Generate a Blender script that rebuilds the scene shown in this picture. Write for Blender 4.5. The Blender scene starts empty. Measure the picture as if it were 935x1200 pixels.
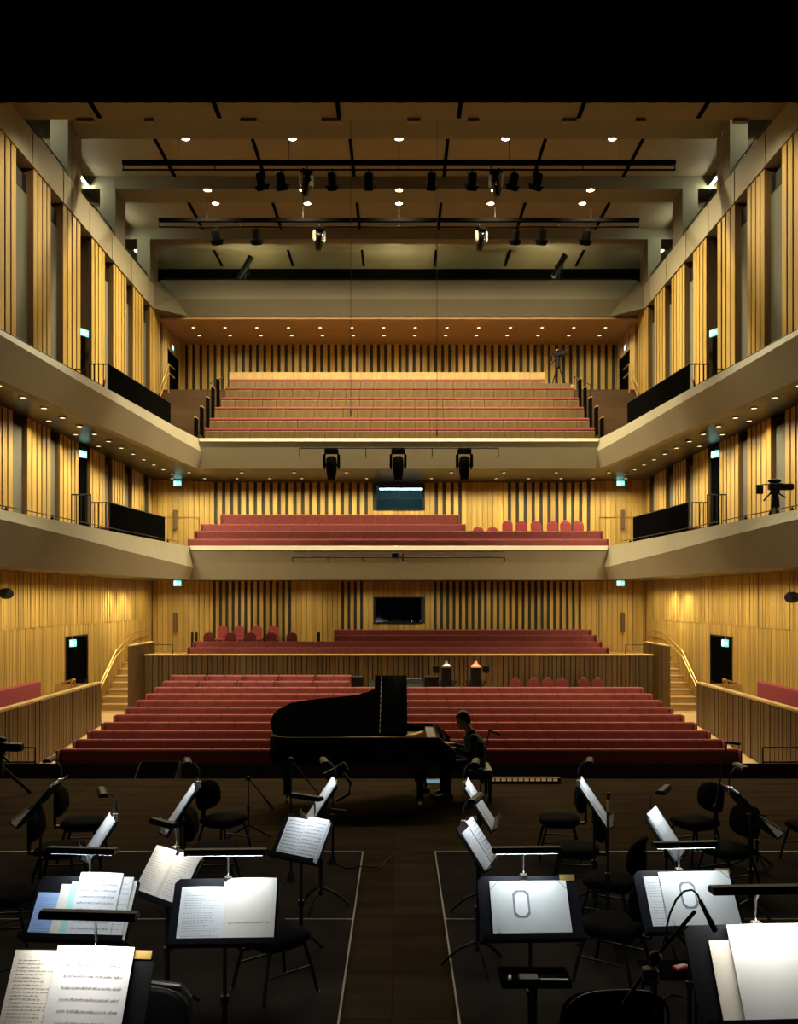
import bpy, math, random
from mathutils import Vector, Matrix, Euler
random.seed(7)
C = bpy.context.scene.collection
H, F, CX, HY = 2.95, 1050.0, 467.5, 702.0          # camera height, focal length in pixels, vanishing point
PI = math.pi
def X(px, D): return (px - CX) * D / F
def Z(py, D): return H + (HY - py) * D / F

# ------------------------------------------------------------------ materials
def mat(name, col, rough=.6, metal=0., noise=0., scale=(4, 4, 4), island=0., emit=None, strength=0., bump=0., spec=.5, grain=None):
    m = bpy.data.materials.new(name); m.use_nodes = True
    nt = m.node_tree; b = nt.nodes['Principled BSDF']
    b.inputs['Roughness'].default_value = rough; b.inputs['Metallic'].default_value = metal
    b.inputs['Specular IOR Level'].default_value = spec
    b.inputs['Base Color'].default_value = (*col, 1)
    L = nt.links
    if noise or island:
        tc = nt.nodes.new('ShaderNodeTexCoord'); mp = nt.nodes.new('ShaderNodeMapping')
        mp.inputs['Scale'].default_value = scale
        nz = nt.nodes.new('ShaderNodeTexNoise'); nz.inputs['Scale'].default_value = 1.0; nz.inputs['Detail'].default_value = 4
        L.new(tc.outputs['Object'], mp.inputs['Vector']); L.new(mp.outputs['Vector'], nz.inputs['Vector'])
        mr = nt.nodes.new('ShaderNodeMapRange')
        mr.inputs['From Min'].default_value = .25; mr.inputs['From Max'].default_value = .75
        mr.inputs['To Min'].default_value = 1 - noise; mr.inputs['To Max'].default_value = 1 + noise
        L.new(nz.outputs['Fac'], mr.inputs['Value'])
        val = mr.outputs['Result']
        if island:
            g = nt.nodes.new('ShaderNodeNewGeometry'); r2 = nt.nodes.new('ShaderNodeMapRange')
            r2.inputs['To Min'].default_value = 1 - island; r2.inputs['To Max'].default_value = 1 + island
            L.new(g.outputs['Random Per Island'], r2.inputs['Value'])
            mu = nt.nodes.new('ShaderNodeMath'); mu.operation = 'MULTIPLY'
            L.new(val, mu.inputs[0]); L.new(r2.outputs['Result'], mu.inputs[1]); val = mu.outputs[0]
        vm = nt.nodes.new('ShaderNodeVectorMath'); vm.operation = 'SCALE'
        vm.inputs[0].default_value = col; L.new(val, vm.inputs['Scale'])
        L.new(vm.outputs['Vector'], b.inputs['Base Color'])
        if bump:
            bp = nt.nodes.new('ShaderNodeBump'); bp.inputs['Strength'].default_value = bump; bp.inputs['Distance'].default_value = .01
            L.new(nz.outputs['Fac'], bp.inputs['Height']); L.new(bp.outputs['Normal'], b.inputs['Normal'])
    if emit:
        b.inputs['Emission Color'].default_value = (*emit, 1); b.inputs['Emission Strength'].default_value = strength
    return m

M = dict(
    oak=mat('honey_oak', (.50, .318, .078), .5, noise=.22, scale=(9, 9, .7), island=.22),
    oakpale=mat('pale_oak', (.50, .345, .13), .5, noise=.2, scale=(9, 9, .7), island=.12),
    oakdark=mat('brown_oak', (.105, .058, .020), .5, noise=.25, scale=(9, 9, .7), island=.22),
    oakseat=mat('seat_oak', (.165, .105, .040), .45, noise=.25, scale=(14, 6, 1.5), island=.14),
    backing=mat('dark_wall_backing', (.035, .03, .024), .9, noise=.2),
    stripe=mat('charcoal_wall_strip', (.05, .05, .042), .9, noise=.15),
    acoustic=mat('grey_acoustic_cloth', (.15, .15, .12), .95, noise=.08, scale=(30, 30, 30)),
    cream=mat('cream_paint', (.315, .275, .190), .55, noise=.05, scale=(1.2, 1.2, 1.2)),
    ceil=mat('beige_ceiling_paint', (.185, .148, .092), .7, noise=.06, scale=(.6, .6, .6)),
    beam=mat('grey_beige_beam_paint', (.145, .125, .082), .7, noise=.05, scale=(.6, .6, .6)),
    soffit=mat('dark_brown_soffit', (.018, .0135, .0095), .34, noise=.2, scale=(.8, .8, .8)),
    woodsoffit=mat('red_oak_soffit', (.38, .215, .088), .5, noise=.12, scale=(.5, 6, 6)),
    tread=mat('oak_stair_tread', (.55, .35, .14), .5, noise=.2, scale=(1, 8, 8)),
    treaddark=mat('dark_oak_tread', (.085, .043, .017), .5, noise=.2, scale=(1, 8, 8)),
    red=mat('red_wool_upholstery', (.265, .066, .066), .95, noise=.14, scale=(14, 14, 14), island=.06, bump=.15, spec=.2),
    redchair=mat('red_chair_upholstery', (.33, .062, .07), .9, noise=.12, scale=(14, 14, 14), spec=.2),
    redshade=mat('shaded_red_upholstery', (.15, .030, .030), .9, noise=.12, scale=(14, 14, 14), spec=.1),  # darker copy of the chair red, shade put into the colour
    black=mat('black_metal', (.008, .008, .009), .5, noise=.2, spec=.2),
    satin=mat('satin_black_desk', (.0075, .0075, .009), .45, noise=.2, scale=(20, 20, 20), spec=.12),
    felt=mat('black_velour', (.0025, .0025, .0025), .98, noise=.2, spec=0),
    seatcloth=mat('charcoal_chair_fabric', (.0036, .0037, .0046), .92, noise=.25, scale=(40, 40, 40), bump=.2, spec=.03),
    lacquer=mat('piano_black_lacquer', (.004, .004, .0045), .07, noise=.1),
    brass=mat('brass', (.62, .42, .13), .35, .8, noise=.1),
    plate=mat('gold_iron_plate', (.07, .042, .016), .45, .3, noise=.3, scale=(8, 8, 8)),
    steel=mat('brushed_steel', (.45, .45, .45), .3, 1., noise=.1),
    chrome=mat('chrome', (.75, .75, .75), .12, 1., noise=.05),
    ivory=mat('ivory_keys', (.7, .66, .55), .3, noise=.03),
    stage=mat('stained_stage_boards', (.042, .0285, .0175), .6, noise=.3, scale=(.7, 5, 5), island=.12, spec=0),
    riser=mat('dark_riser_boards', (.028, .0225, .0195), .5, noise=.3, scale=(2, 2, 2), spec=0),
    apron=mat('black_apron', (.0016, .0015, .0014), .95, noise=.2, spec=0),
    matte=mat('matt_black_paint', (.004, .004, .004), .9, noise=.15, spec=0),
    tape=mat('pale_edge_trim', (.040, .034, .026), .5, noise=.1),
    paper=mat('white_paper', (.80, .79, .76), .8, noise=.03, scale=(8, 8, 8), spec=.1),
    papercream=mat('cream_paper', (.80, .74, .62), .8, noise=.03, scale=(8, 8, 8), spec=.1),
    paperblue=mat('blue_tinted_paper', (.36, .50, .80), .8, noise=.04, scale=(8, 8, 8), spec=.1),
    papergreen=mat('mint_paper_edge', (.45, .78, .62), .8, noise=.04, scale=(8, 8, 8), spec=.1),
    card=mat('grey_white_card', (.66, .66, .61), .8, noise=.03, scale=(6, 6, 6), spec=.1),
    ink=mat('grey_ink', (.10, .10, .11), .8, noise=.1),
    inkpale=mat('pale_grey_ink', (.20, .21, .22), .8, noise=.1),
    skin=mat('skin', (.42, .22, .13), .55, noise=.08, scale=(20, 20, 20)),
    hair=mat('black_hair', (.008, .007, .006), .6, noise=.3, scale=(60, 60, 60)),
    shirt=mat('dark_green_shirt', (.010, .018, .018), .9, noise=.2, scale=(30, 30, 30)),
    trousers=mat('black_trousers', (.006, .006, .008), .9, noise=.2, scale=(30, 30, 30)),
    leather=mat('black_leather', (.006, .006, .006), .35, noise=.2, scale=(30, 30, 30)),
    sign_body=mat('sign_casing', (.25, .28, .28), .4, noise=.05),
    sign=mat('exit_sign_face', (.05, .5, .42), .4, noise=.02, emit=(.16, .80, .72), strength=1.3),
    signwhite=mat('exit_sign_white', (.8, .9, .9), .4, noise=.02, emit=(.75, 1, .97), strength=1.6),
    lens=mat('warm_lamp_lens', (1, .9, .7), .4, noise=.01, emit=(1, .82, .52), strength=2.6),
    lensbig=mat('house_lamp_lens', (1, .9, .7), .4, noise=.01, emit=(1, .83, .50), strength=40),
    led=mat('cool_led_strip', (.9, .95, 1), .4, noise=.01, emit=(.80, .90, 1.0), strength=46),
    ledbright=mat('bright_led_strip', (.9, .95, 1), .4, noise=.01, emit=(1, .97, .92), strength=75),
    ledwarm=mat('warm_led_strip', (1, .93, .8), .4, noise=.01, emit=(1.0, .90, .74), strength=62),
    tubegal=mat('greenish_tube', (.9, 1, .8), .4, noise=.01, emit=(1.0, .93, .45), strength=230),
    tube=mat('fluorescent_tube', (.9, 1, .9), .4, noise=.01, emit=(.97, 1.0, .70), strength=110),
    tubecool=mat('cool_tube', (.9, 1, 1), .4, noise=.01, emit=(.75, .95, 1), strength=14),
    amber=mat('amber_cell', (.8, .5, .15), .4, noise=.1, emit=(1, .55, .18), strength=.22),
    screen=mat('teal_room_paint', (.10, .22, .24), .7, noise=.05),
    redglow=mat('red_indicator', (.9, .2, .1), .4, noise=.02, emit=(1, .18, .08), strength=1.2),
    redplastic=mat('red_plastic', (.55, .04, .05), .4, noise=.05),
    trimring=mat('lamp_trim_ring', (.30, .24, .16), .4, noise=.05),
    greygear=mat('grey_equipment', (.013, .0135, .013), .6, noise=.2, spec=.1),
    silver=mat('silver_lamp_shell', (.55, .55, .5), .3, .6, noise=.1),
)
g = bpy.data.materials.new('booth_glass'); g.use_nodes = True; nt = g.node_tree; nt.nodes.clear()
o_ = nt.nodes.new('ShaderNodeOutputMaterial'); mx = nt.nodes.new('ShaderNodeMixShader'); tr = nt.nodes.new('ShaderNodeBsdfTransparent'); gl = nt.nodes.new('ShaderNodeBsdfGlossy')
gl.inputs['Roughness'].default_value = .03; tr.inputs['Color'].default_value = (.8, .9, .9, 1); mx.inputs[0].default_value = .12
nt.links.new(tr.outputs[0], mx.inputs[1]); nt.links.new(gl.outputs[0], mx.inputs[2]); nt.links.new(mx.outputs[0], o_.inputs[0]); M['glass'] = g

# ------------------------------------------------------------------ mesh builder
class MB:
    def __init__(s): s.v = []; s.f = []; s.m = []
    def add(s, vs, fs, mi=0):
        n = len(s.v); s.v += [tuple(p) for p in vs]; s.f += [tuple(i + n for i in f) for f in fs]; s.m += [mi] * len(fs); return s
    def hexa(s, p, mi=0):   # 8 corners: bottom ring 0-3, top ring 4-7
        return s.add(p, [(3, 2, 1, 0), (4, 5, 6, 7), (0, 1, 5, 4), (1, 2, 6, 5), (2, 3, 7, 6), (3, 0, 4, 7)], mi)
    def box(s, x0, x1, y0, y1, z0, z1, mi=0):
        x0, x1 = min(x0, x1), max(x0, x1); y0, y1 = min(y0, y1), max(y0, y1); z0, z1 = min(z0, z1), max(z0, z1)
        return s.hexa([(x0, y0, z0), (x1, y0, z0), (x1, y1, z0), (x0, y1, z0), (x0, y0, z1), (x1, y0, z1), (x1, y1, z1), (x0, y1, z1)], mi)
    def mbox(s, mtx, sx, sy, sz, mi=0):   # box centred on a matrix
        p = [mtx @ Vector((a * sx / 2, b * sy / 2, c * sz / 2)) for c in (-1, 1) for a, b in ((-1, -1), (1, -1), (1, 1), (-1, 1))]
        return s.hexa(p, mi)
    def rbox(s, x0, x1, y0, y1, z0, z1, r, mi=0):   # box with chamfered edges
        x0, x1 = min(x0, x1), max(x0, x1)
        def ring(z, k): return [(x0 + k + r, y0 + k, z), (x1 - k - r, y0 + k, z), (x1 - k, y0 + k + r, z), (x1 - k, y1 - k - r, z), (x1 - k - r, y1 - k, z), (x0 + k + r, y1 - k, z), (x0 + k, y1 - k - r, z), (x0 + k, y0 + k + r, z)]
        return s.rings([ring(z0, r), ring(z0 + r, 0), ring(z1 - r, 0), ring(z1 - r * .3, r * .35), ring(z1, r)], mi=mi)
    def rings(s, rs, mi=0, cap=True, closed=True):
        n = len(rs[0]); vs = [p for r in rs for p in r]; fs = []
        for i in range(len(rs) - 1):
            for j in range(n if closed else n - 1):
                a, b = i * n + j, i * n + (j + 1) % n; fs.append((a, b, b + n, a + n))
        if cap: fs.append(tuple(reversed(range(n)))); fs.append(tuple(range((len(rs) - 1) * n, len(rs) * n)))
        return s.add(vs, fs, mi)
    def tube(s, pts, r, n=8, mi=0):
        pts = [Vector(p) for p in pts]; rr = r if isinstance(r, (list, tuple)) else [r] * len(pts); rs = []
        for i, p in enumerate(pts):
            d = (pts[min(i + 1, len(pts) - 1)] - pts[max(i - 1, 0)])
            d = d.normalized() if d.length > 1e-9 else Vector((0, 0, 1))
            u = d.cross(Vector((0, 0, 1)));  u = d.cross(Vector((0, 1, 0))) if u.length < .15 else u
            u.normalize(); w = d.cross(u).normalized()
            rs.append([p + (u * math.cos(2 * PI * k / n) + w * math.sin(2 * PI * k / n)) * rr[i] for k in range(n)])
        return s.rings(rs, mi)
    def ell(s, c, rx, ry, rz, nu=14, nv=10, mi=0, mtx=None):
        rs = []
        for i in range(1, nv):
            t = -PI / 2 + PI * i / nv
            rs.append([Vector((rx * math.cos(t) * math.cos(2 * PI * k / nu), ry * math.cos(t) * math.sin(2 * PI * k / nu), rz * math.sin(t))) for k in range(nu)])
        c = Vector(c); rs = [[c + ((mtx @ p) if mtx else p) for p in r] for r in rs]
        return s.rings(rs, mi)
    def prism(s, poly, axis, a, b, mi=0):   # polygon extruded along an axis ('x','y','z')
        def P(u, w, t): return {'z': (u, w, t), 'y': (u, t, w), 'x': (t, u, w)}[axis]
        return s.rings([[P(u, w, a) for u, w in poly], [P(u, w, b) for u, w in poly]], mi)
    def lathe(s, c, prof, n=16, mi=0):
        c = Vector(c)
        return s.rings([[c + Vector((r * math.cos(2 * PI * k / n), r * math.sin(2 * PI * k / n), z)) for k in range(n)] for r, z in prof], mi)
    def mesh(s, name, mats, smooth=False):
        me = bpy.data.meshes.new(name); me.from_pydata(s.v, [], s.f)
        for m in (mats if isinstance(mats, (list, tuple)) else [mats]): me.materials.append(M[m] if isinstance(m, str) else m)
        me.polygons.foreach_set('material_index', s.m)
        if smooth: me.polygons.foreach_set('use_smooth', [True] * len(s.f))
        me.update(); return me
    def build(s, name, mats, parent=None, smooth=False):
        return inst(name, s.mesh(name, mats, smooth), parent)
def inst(name, me, parent=None, loc=None, rot=None):
    o = bpy.data.objects.new(name, me); C.objects.link(o)
    if parent: o.parent = parent
    if loc: o.location = loc
    if rot: o.rotation_euler = rot
    return o
def fix_normals(me):
    import bmesh
    b = bmesh.new(); b.from_mesh(me); bmesh.ops.recalc_face_normals(b, faces=b.faces); b.to_mesh(me); b.free()
def thing(name, label, cat, loc=(0, 0, 0), rz=0., group=None):
    o = bpy.data.objects.new(name, None); C.objects.link(o); o.empty_display_size = .1
    o.location = loc; o.rotation_euler = (0, 0, rz); return tag(o, label, cat, group)
def tag(o, label, cat, group=None):
    o['label'] = label; o['category'] = cat
    if group: o['group'] = group
    return o
def struct(o, label=None):
    o['kind'] = 'structure'
    if label: o['label'] = label
    return o
ORD = ['first', 'second', 'third', 'fourth', 'fifth', 'sixth', 'seventh', 'eighth', 'ninth', 'tenth', 'eleventh', 'twelfth', 'thirteenth', 'fourteenth', 'fifteenth', 'sixteenth']
SIDE = {-1: 'left', 1: 'right'}
def lerp(a, b, t): return a + (b - a) * t
def interp(tab, x):
    for (a, va), (b, vb) in zip(tab, tab[1:]):
        if x <= b: return va + (vb - va) * (x - a) / (b - a)
    return tab[-1][1]
def spot(name, parent, loc, power, col=(1, .80, .50), size=100, blend=.7, rad=.06, direction=(0, 0, -1)):
    l = bpy.data.lights.new(name, 'SPOT'); l.energy = power; l.color = col; l.spot_size = math.radians(size); l.spot_blend = blend; l.shadow_soft_size = rad
    o = bpy.data.objects.new(name, l); C.objects.link(o); o.location = loc
    o.rotation_euler = Vector(direction).to_track_quat('-Z', 'Y').to_euler()
    if parent: o.parent = parent
    return o
# ------------------------------------------------------------------ the hall (heights below are relative to the eye: r(z) = H + z)
def r(z): return H + z
WX = 9.5                                             # side walls
# --- floors
f = MB()
y = 0
YB = [-3, 2.1, 4.2, 6.3, 8.35, 10.37, 12.24, 14.72]
for a, b in zip(YB, YB[1:]):                          # large boards across the stage
    for k in range(10): f.box(-12.05 + k * 2.4, -12.05 + (k + 1) * 2.4 - .003, a, b - .005, -.06, 0)
f.box(-12, 12, -3, 14.72, -1.3, -.055)
struct(f.build('floor', 'stage'), 'dark stained stage floor')
a = MB(); a.box(-12, 12, 14.73, 18.05, -1.4, -.36); struct(a.build('floor_apron', 'apron'), 'matt black lower apron in front of the stage')
rs = []
for s in (-1, 1):
    m = MB(); m.box(s * .425, s * 6.0, 1.0, 10.35, 0, .03)
    for yy in (8.17, 5.9): m.box(s * .425, s * 6.0, yy, yy + .012, .03, .032, 1)
    t = m.build('floor_riser', ['riser', 'tape']); struct(t, 'flat dark riser with pale edge')
    m = MB(); m.box(s * .410, s * .425, 1.0, 10.37, 0, .033); m.box(s * .425, s * 6.0, 10.35, 10.37, 0, .033); m.build('edge_trim', 'tape', t)
m = MB()                                             # sloped stalls floor and aisles
prof = [(18.05, r(-3.95)), (25, r(-3.52)), (29.2, r(-3.52))]
m.rings([[(-WX, y, z), (WX, y, z), (WX, y, z - .3), (-WX, y, z - .3)] for y, z in prof])
struct(m.build('floor_stalls', 'tread'), 'pale oak stalls floor')
m = MB(); m.box(-8.38, 8.38, 29.31, 31.7, r(-2.25), r(-2.02)); m.box(-WX, WX, 31.7, 34.6, r(-2.25), r(-2.02)); struct(m.build('floor_rear_stalls', 'tread'), 'pale oak floor behind the parapet')

# --- wall cladding
def battens(mb, axis, fixed, out, u0, u1, z0, z1, width, gap, depth, jitter=0., mi=0):
    u = u0
    while u < u1 - .02:
        w = width * (1 + random.uniform(-jitter, jitter)); e = min(u + w, u1); d = depth * (1 + random.uniform(-jitter, jitter) * .8)
        if axis == 'y': mb.box(fixed, fixed + out * d, u, e, z0, z1, mi)      # wall facing x
        else: mb.box(u, e, fixed, fixed + out * d, z0, z1, mi)                 # wall facing y
        u = e + gap
DOOR_UP, DOOR_MID = (26.85, 27.65), (26.65, 27.5)
UP = [(20.3, 22.3), (23.3, 24.5), (25.35, 26.8), (27.7, 29.0), (29.8, 31.3), (32.0, 33.4), (34.2, 35.7)]
MID = [(19.9, 22.1), (22.9, 24.5), (25.1, 26.6), (27.55, 29.0), (29.7, 31.1), (31.9, 33.4), (34.0, 34.5)]
n_door = 1
for s in (-1, 1):
    nm = SIDE[s]
    w = MB(); w.box(s * 9.9, s * 10.4, 14.8, 39.2, r(-4.2), r(12.1))
    wall = struct(w.build('wall_' + nm, 'backing'), 'side wall of the hall on the ' + nm)
    # stalls level: fine ribs, deeper above the break line
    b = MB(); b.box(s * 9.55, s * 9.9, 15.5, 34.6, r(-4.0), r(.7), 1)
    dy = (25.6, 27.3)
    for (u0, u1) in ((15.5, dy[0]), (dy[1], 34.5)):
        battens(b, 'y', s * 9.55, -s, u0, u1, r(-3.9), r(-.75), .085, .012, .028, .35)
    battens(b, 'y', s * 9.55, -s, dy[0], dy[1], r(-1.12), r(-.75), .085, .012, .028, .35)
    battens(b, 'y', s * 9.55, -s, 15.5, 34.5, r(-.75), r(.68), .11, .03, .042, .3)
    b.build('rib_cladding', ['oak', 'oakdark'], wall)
    # middle and upper level: pilasters of deep fins with grey panels between
    def level(spans, z0, z1, door, depth, fins, end, topgap, rec):
        for k, (u0, u1) in enumerate(spans):
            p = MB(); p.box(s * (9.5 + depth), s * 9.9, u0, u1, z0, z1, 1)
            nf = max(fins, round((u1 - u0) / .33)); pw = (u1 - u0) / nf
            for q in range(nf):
                zq = z1 - random.choice((0, .03, .06)); p.box(s * 9.5, s * 9.512, u0 + q * pw + pw * .05, u0 + (q + 1) * pw - pw * .20, z0, zq, 0); p.box(s * 9.512, s * (9.5 + depth), u0 + q * pw + pw * .08, u0 + (q + 1) * pw - pw * .23, z0, zq, 1)  # brown fin cores put the shade of the grooves into the colour
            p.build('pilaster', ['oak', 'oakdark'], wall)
        for (p0, p1) in zip(spans, spans[1:] + [(end, end)]):
            u0, u1 = p0[1], p1[0]
            if u1 - u0 < .05 or (u0 < door[0] < u1): continue
            g = MB(); g.box(s * rec, s * 9.9, u0, u1, z0, z1 - topgap); g.build('acoustic_panel', 'acoustic', wall)
            g = MB(); g.box(s * (rec + .02), s * (rec + .08), u0, u1, z1 - topgap * .95, z1 - topgap * .35); g.build('louvre', 'black', wall)
    level(UP, r(4.95), r(11.25), DOOR_UP, .06, 4, 36.1, .75, 9.67)
    level(MID, r(1.0), r(4.70), DOOR_MID, .045, 5, 34.5, .30, 9.64)
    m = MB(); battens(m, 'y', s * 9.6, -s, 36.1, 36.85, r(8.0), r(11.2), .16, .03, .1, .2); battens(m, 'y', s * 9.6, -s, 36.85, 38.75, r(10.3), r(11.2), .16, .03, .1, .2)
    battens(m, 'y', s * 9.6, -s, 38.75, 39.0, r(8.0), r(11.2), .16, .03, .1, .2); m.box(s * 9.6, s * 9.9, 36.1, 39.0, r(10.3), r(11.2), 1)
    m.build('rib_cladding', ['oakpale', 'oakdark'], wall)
    # doors: black openings
    for (u0, u1, z0, z1, xx, lab) in ((dy[0], dy[1], r(-3.5), r(-1.12), 9.52, 'stalls'), (26.85, 27.65, r(5.0), r(8.15), 9.7, 'upper balcony'),
                                      (26.65, 27.5, r(1.0), r(4.55), 9.6, 'lower balcony'), (36.85, 38.75, r(8.3), r(10.3), 9.56, 'top tier')):
        d = MB(); d.box(s * xx, s * (xx + .06), u0, u1, z0, z1)
        fr = MB(); fr.box(s * (xx - .03), s * (xx + .05), u0 - .05, u0, z0, z1 + .05); fr.box(s * (xx - .03), s * (xx + .05), u1, u1 + .05, z0, z1 + .05); fr.box(s * (xx - .03), s * (xx + .05), u0, u1, z1, z1 + .05)
        dd = struct(d.build('door_%d' % n_door, 'felt'), 'black %s door in the %s wall' % (lab, nm)); n_door += 1
        fr.build('door_frame', 'black', dd)
        h = MB(); h.box(s * (xx - .05), s * xx, u1 - .2, u1 - .12, z0 + .9, z0 + 1.05); h.build('door_handle', 'greygear', dd)
    # ledge beam over the wall, columns and side gallery above it
    m = MB(); m.prism([(s * 9.46, r(11.2)), (s * 9.46, r(12.1)), (s * 9.6, r(12.12)), (s * 9.95, r(12.12)), (s * 9.95, r(11.2))], 'y', 21.0, 35.6)
    for k in range(1, 7): m.box(s * 9.44, s * 9.47, 21 + k * 2.13, 21.02 + k * 2.13, r(11.2), r(12.1))
    struct(m.build('trim_1' if s < 0 else 'trim_2', 'cream'), 'cream ledge beam along the ' + nm + ' wall')
    m = MB()
    for u in (21.6, 25.7, 30.0, 34.2): m.box(s * 9.49, s * 10.0, u - .012, u + 1.08, r(12.05), r(14.2))
    struct(m.build('wall_columns_' + nm, 'beam'), 'square columns above the ledge on the ' + nm)
    m = MB(); m.box(s * 11.6, s * 11.8, 20.9, 39.2, r(11.5), r(14.4)); m.box(s * 9.95, s * 11.6, 20.9, 39.2, r(11.9), r(12.0))
    struct(m.build('wall_gallery_' + nm, 'felt'), 'dark lighting gallery behind the columns on the ' + nm)
    m = MB(); m.tube([(s * 9.62, 21.2, r(12.4)), (s * 9.62, 35.4, r(12.4))], .02, 6)
    for k in range(9): m.tube([(s * 9.62, 21.4 + k * 1.7, r(12.1)), (s * 9.62, 21.4 + k * 1.7, r(12.4))], .015, 6)
    struct(m.build('trim_gallery_' + nm, 'black'), 'thin guard rail on the ledge on the ' + nm)
    for k, u in enumerate((24.0, 26.4, 29.2, 32.5, 34.9)):
        t = thing('tube_light', 'bare tube light in the %s side gallery above the ledge, %s from the stage' % (nm, ORD[k]), 'light', (s * 10.4, u, r(13.75)))
        m = MB(); m.box(-.05, .05, -.05, 1.25, .06, .12); m.build('batten', 'greygear', t)
        m = MB(); m.tube([(0, 0, 0.03), (0, 1.2, .03)], .035, 8); m.build('tube', 'tube', t, True)
    # sloping guard at box: partition between aisle and side box
    m = MB(); m.box(s * 8.33, s * 8.45, 16.5, 25.0, r(-4.1), r(-2.36), 1); battens(m, 'y', s * 8.33, -s, 16.5, 25.0, r(-4.1), r(-2.36), .10, .022, .03, .3)
    m.box(s * 8.29, s * 8.47, 16.5, 25.02, r(-2.36), r(-2.31), 2)
    struct(m.build('wall_box_' + nm, ['oakdark', 'backing', 'oakpale']), 'brown ribbed partition of the side box on the ' + nm)
    m = MB(); m.box(s * 8.45, s * 9.55, 16.5, 25.0, r(-3.3), r(-3.2)); m.box(s * 8.45, s * 9.55, 24.9, 25.0, r(-4), r(-2.36)); struct(m.build('floor_box_' + nm, 'tread'), 'floor of the side box')
    # return wall by the stairs and stairs
    m = MB(); m.box(s * 8.3, s * 8.4, 27.75, 30.3, r(-3.6), r(-1.47), 1); battens(m, 'y', s * 8.3, -s, 27.75, 30.3, r(-3.6), r(-1.47), .10, .02, .02, .3)
    m.box(s * 8.27, s * 8.42, 27.74, 30.3, r(-1.47), r(-1.43), 2)
    struct(m.build('wall_stair_' + nm, ['oakdark', 'oakdark', 'oakpale']), 'brown ribbed return wall beside the stair on the ' + nm)
    m = MB()
    for k in range(8):
        a0 = 28.3 + k * .42; zt = r(-3.52 + (k + 1) * .19)
        m.box(s * 8.4, s * 9.55, a0, 31.8, r(-3.6) if k == 0 else zt - .19, zt - .03, 1); m.box(s * 8.4, s * 9.55, a0 - .03, a0 + .45, zt - .03, zt, 0)
    struct(m.build('floor_stair_' + nm, ['oakpale', 'tread']), 'pale oak stair from the stalls on the ' + nm)
    # parapet across the stalls is built once below
m = MB(); m.box(-8.3, 8.3, 29.13, 29.3, r(-3.6), r(-1.84), 1); battens(m, 'x', 29.13, -1, -8.3, 8.3, r(-3.6), r(-1.84), .13, .03, .035, .4); m.box(-8.32, 8.32, 29.07, 29.32, r(-1.84), r(-1.79), 2)
struct(m.build('wall_parapet', ['oakdark', 'backing', 'oakpale']), 'brown ribbed parapet behind the stalls')

# --- back walls
def back_wall(name, D, z0, z1, plain, skip, pitch, ww):
    m = MB(); 
    segs = [(-WX - .4, WX + .4, z0, z1)]
    m.box(-WX - .4, WX + .4, D + .1, D + .3, z0, z1, 1) if not skip else None
    if skip:
        (a, b, c, d) = skip
        m.box(-WX - .4, a, D + .1, D + .3, z0, z1, 1); m.box(b, WX + .4, D + .1, D + .3, z0, z1, 1); m.box(a, b, D + .1, D + .3, z0, c, 1); m.box(a, b, D + .1, D + .3, d, z1, 1)
    x = -WX
    while x < WX:
        pl = any(a <= x + pitch / 2 <= b for a, b in plain)
        w_, p_ = (.185, .2) if pl else (ww, pitch)
        d_ = .07 if not pl else .07 * random.uniform(.6, 1.1)
        if skip and x + w_ > skip[0] and x < skip[1]:
            m.box(x, x + w_, D + .1 - d_, D + .1, z0, skip[2], 0); m.box(x, x + w_, D + .1 - d_, D + .1, skip[3], z1, 0)
        else: m.box(x, x + w_, D + .1 - d_, D + .1, z0, z1, 0)
        x += p_
    return struct(m.build(name, ['oak', 'stripe']), 'slatted oak back wall')
D0 = 34.5
back_wall('wall_back_stalls', D0, r(-2.2), r(.72), [(-10, X(246, D0)), (X(341, D0), X(398, D0)), (X(428, D0), X(505, D0)), (X(680, D0), 10)], (X(438.5, D0), X(495, D0), Z(731, D0), Z(699.5, D0)), .242, .125)
back_wall('wall_back_balcony', D0, r(.8), r(4.6), [(-10, X(246, D0)), (X(428, D0), X(504, D0)), (X(541, D0), X(593, D0)), (X(689, D0), 10)], (X(440, D0), X(496.5, D0), Z(598, D0), Z(566, D0)), .305, .17)
back_wall('wall_back_top', 39.0, r(8.2), r(11.2), [], None, .31, .17)
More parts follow.
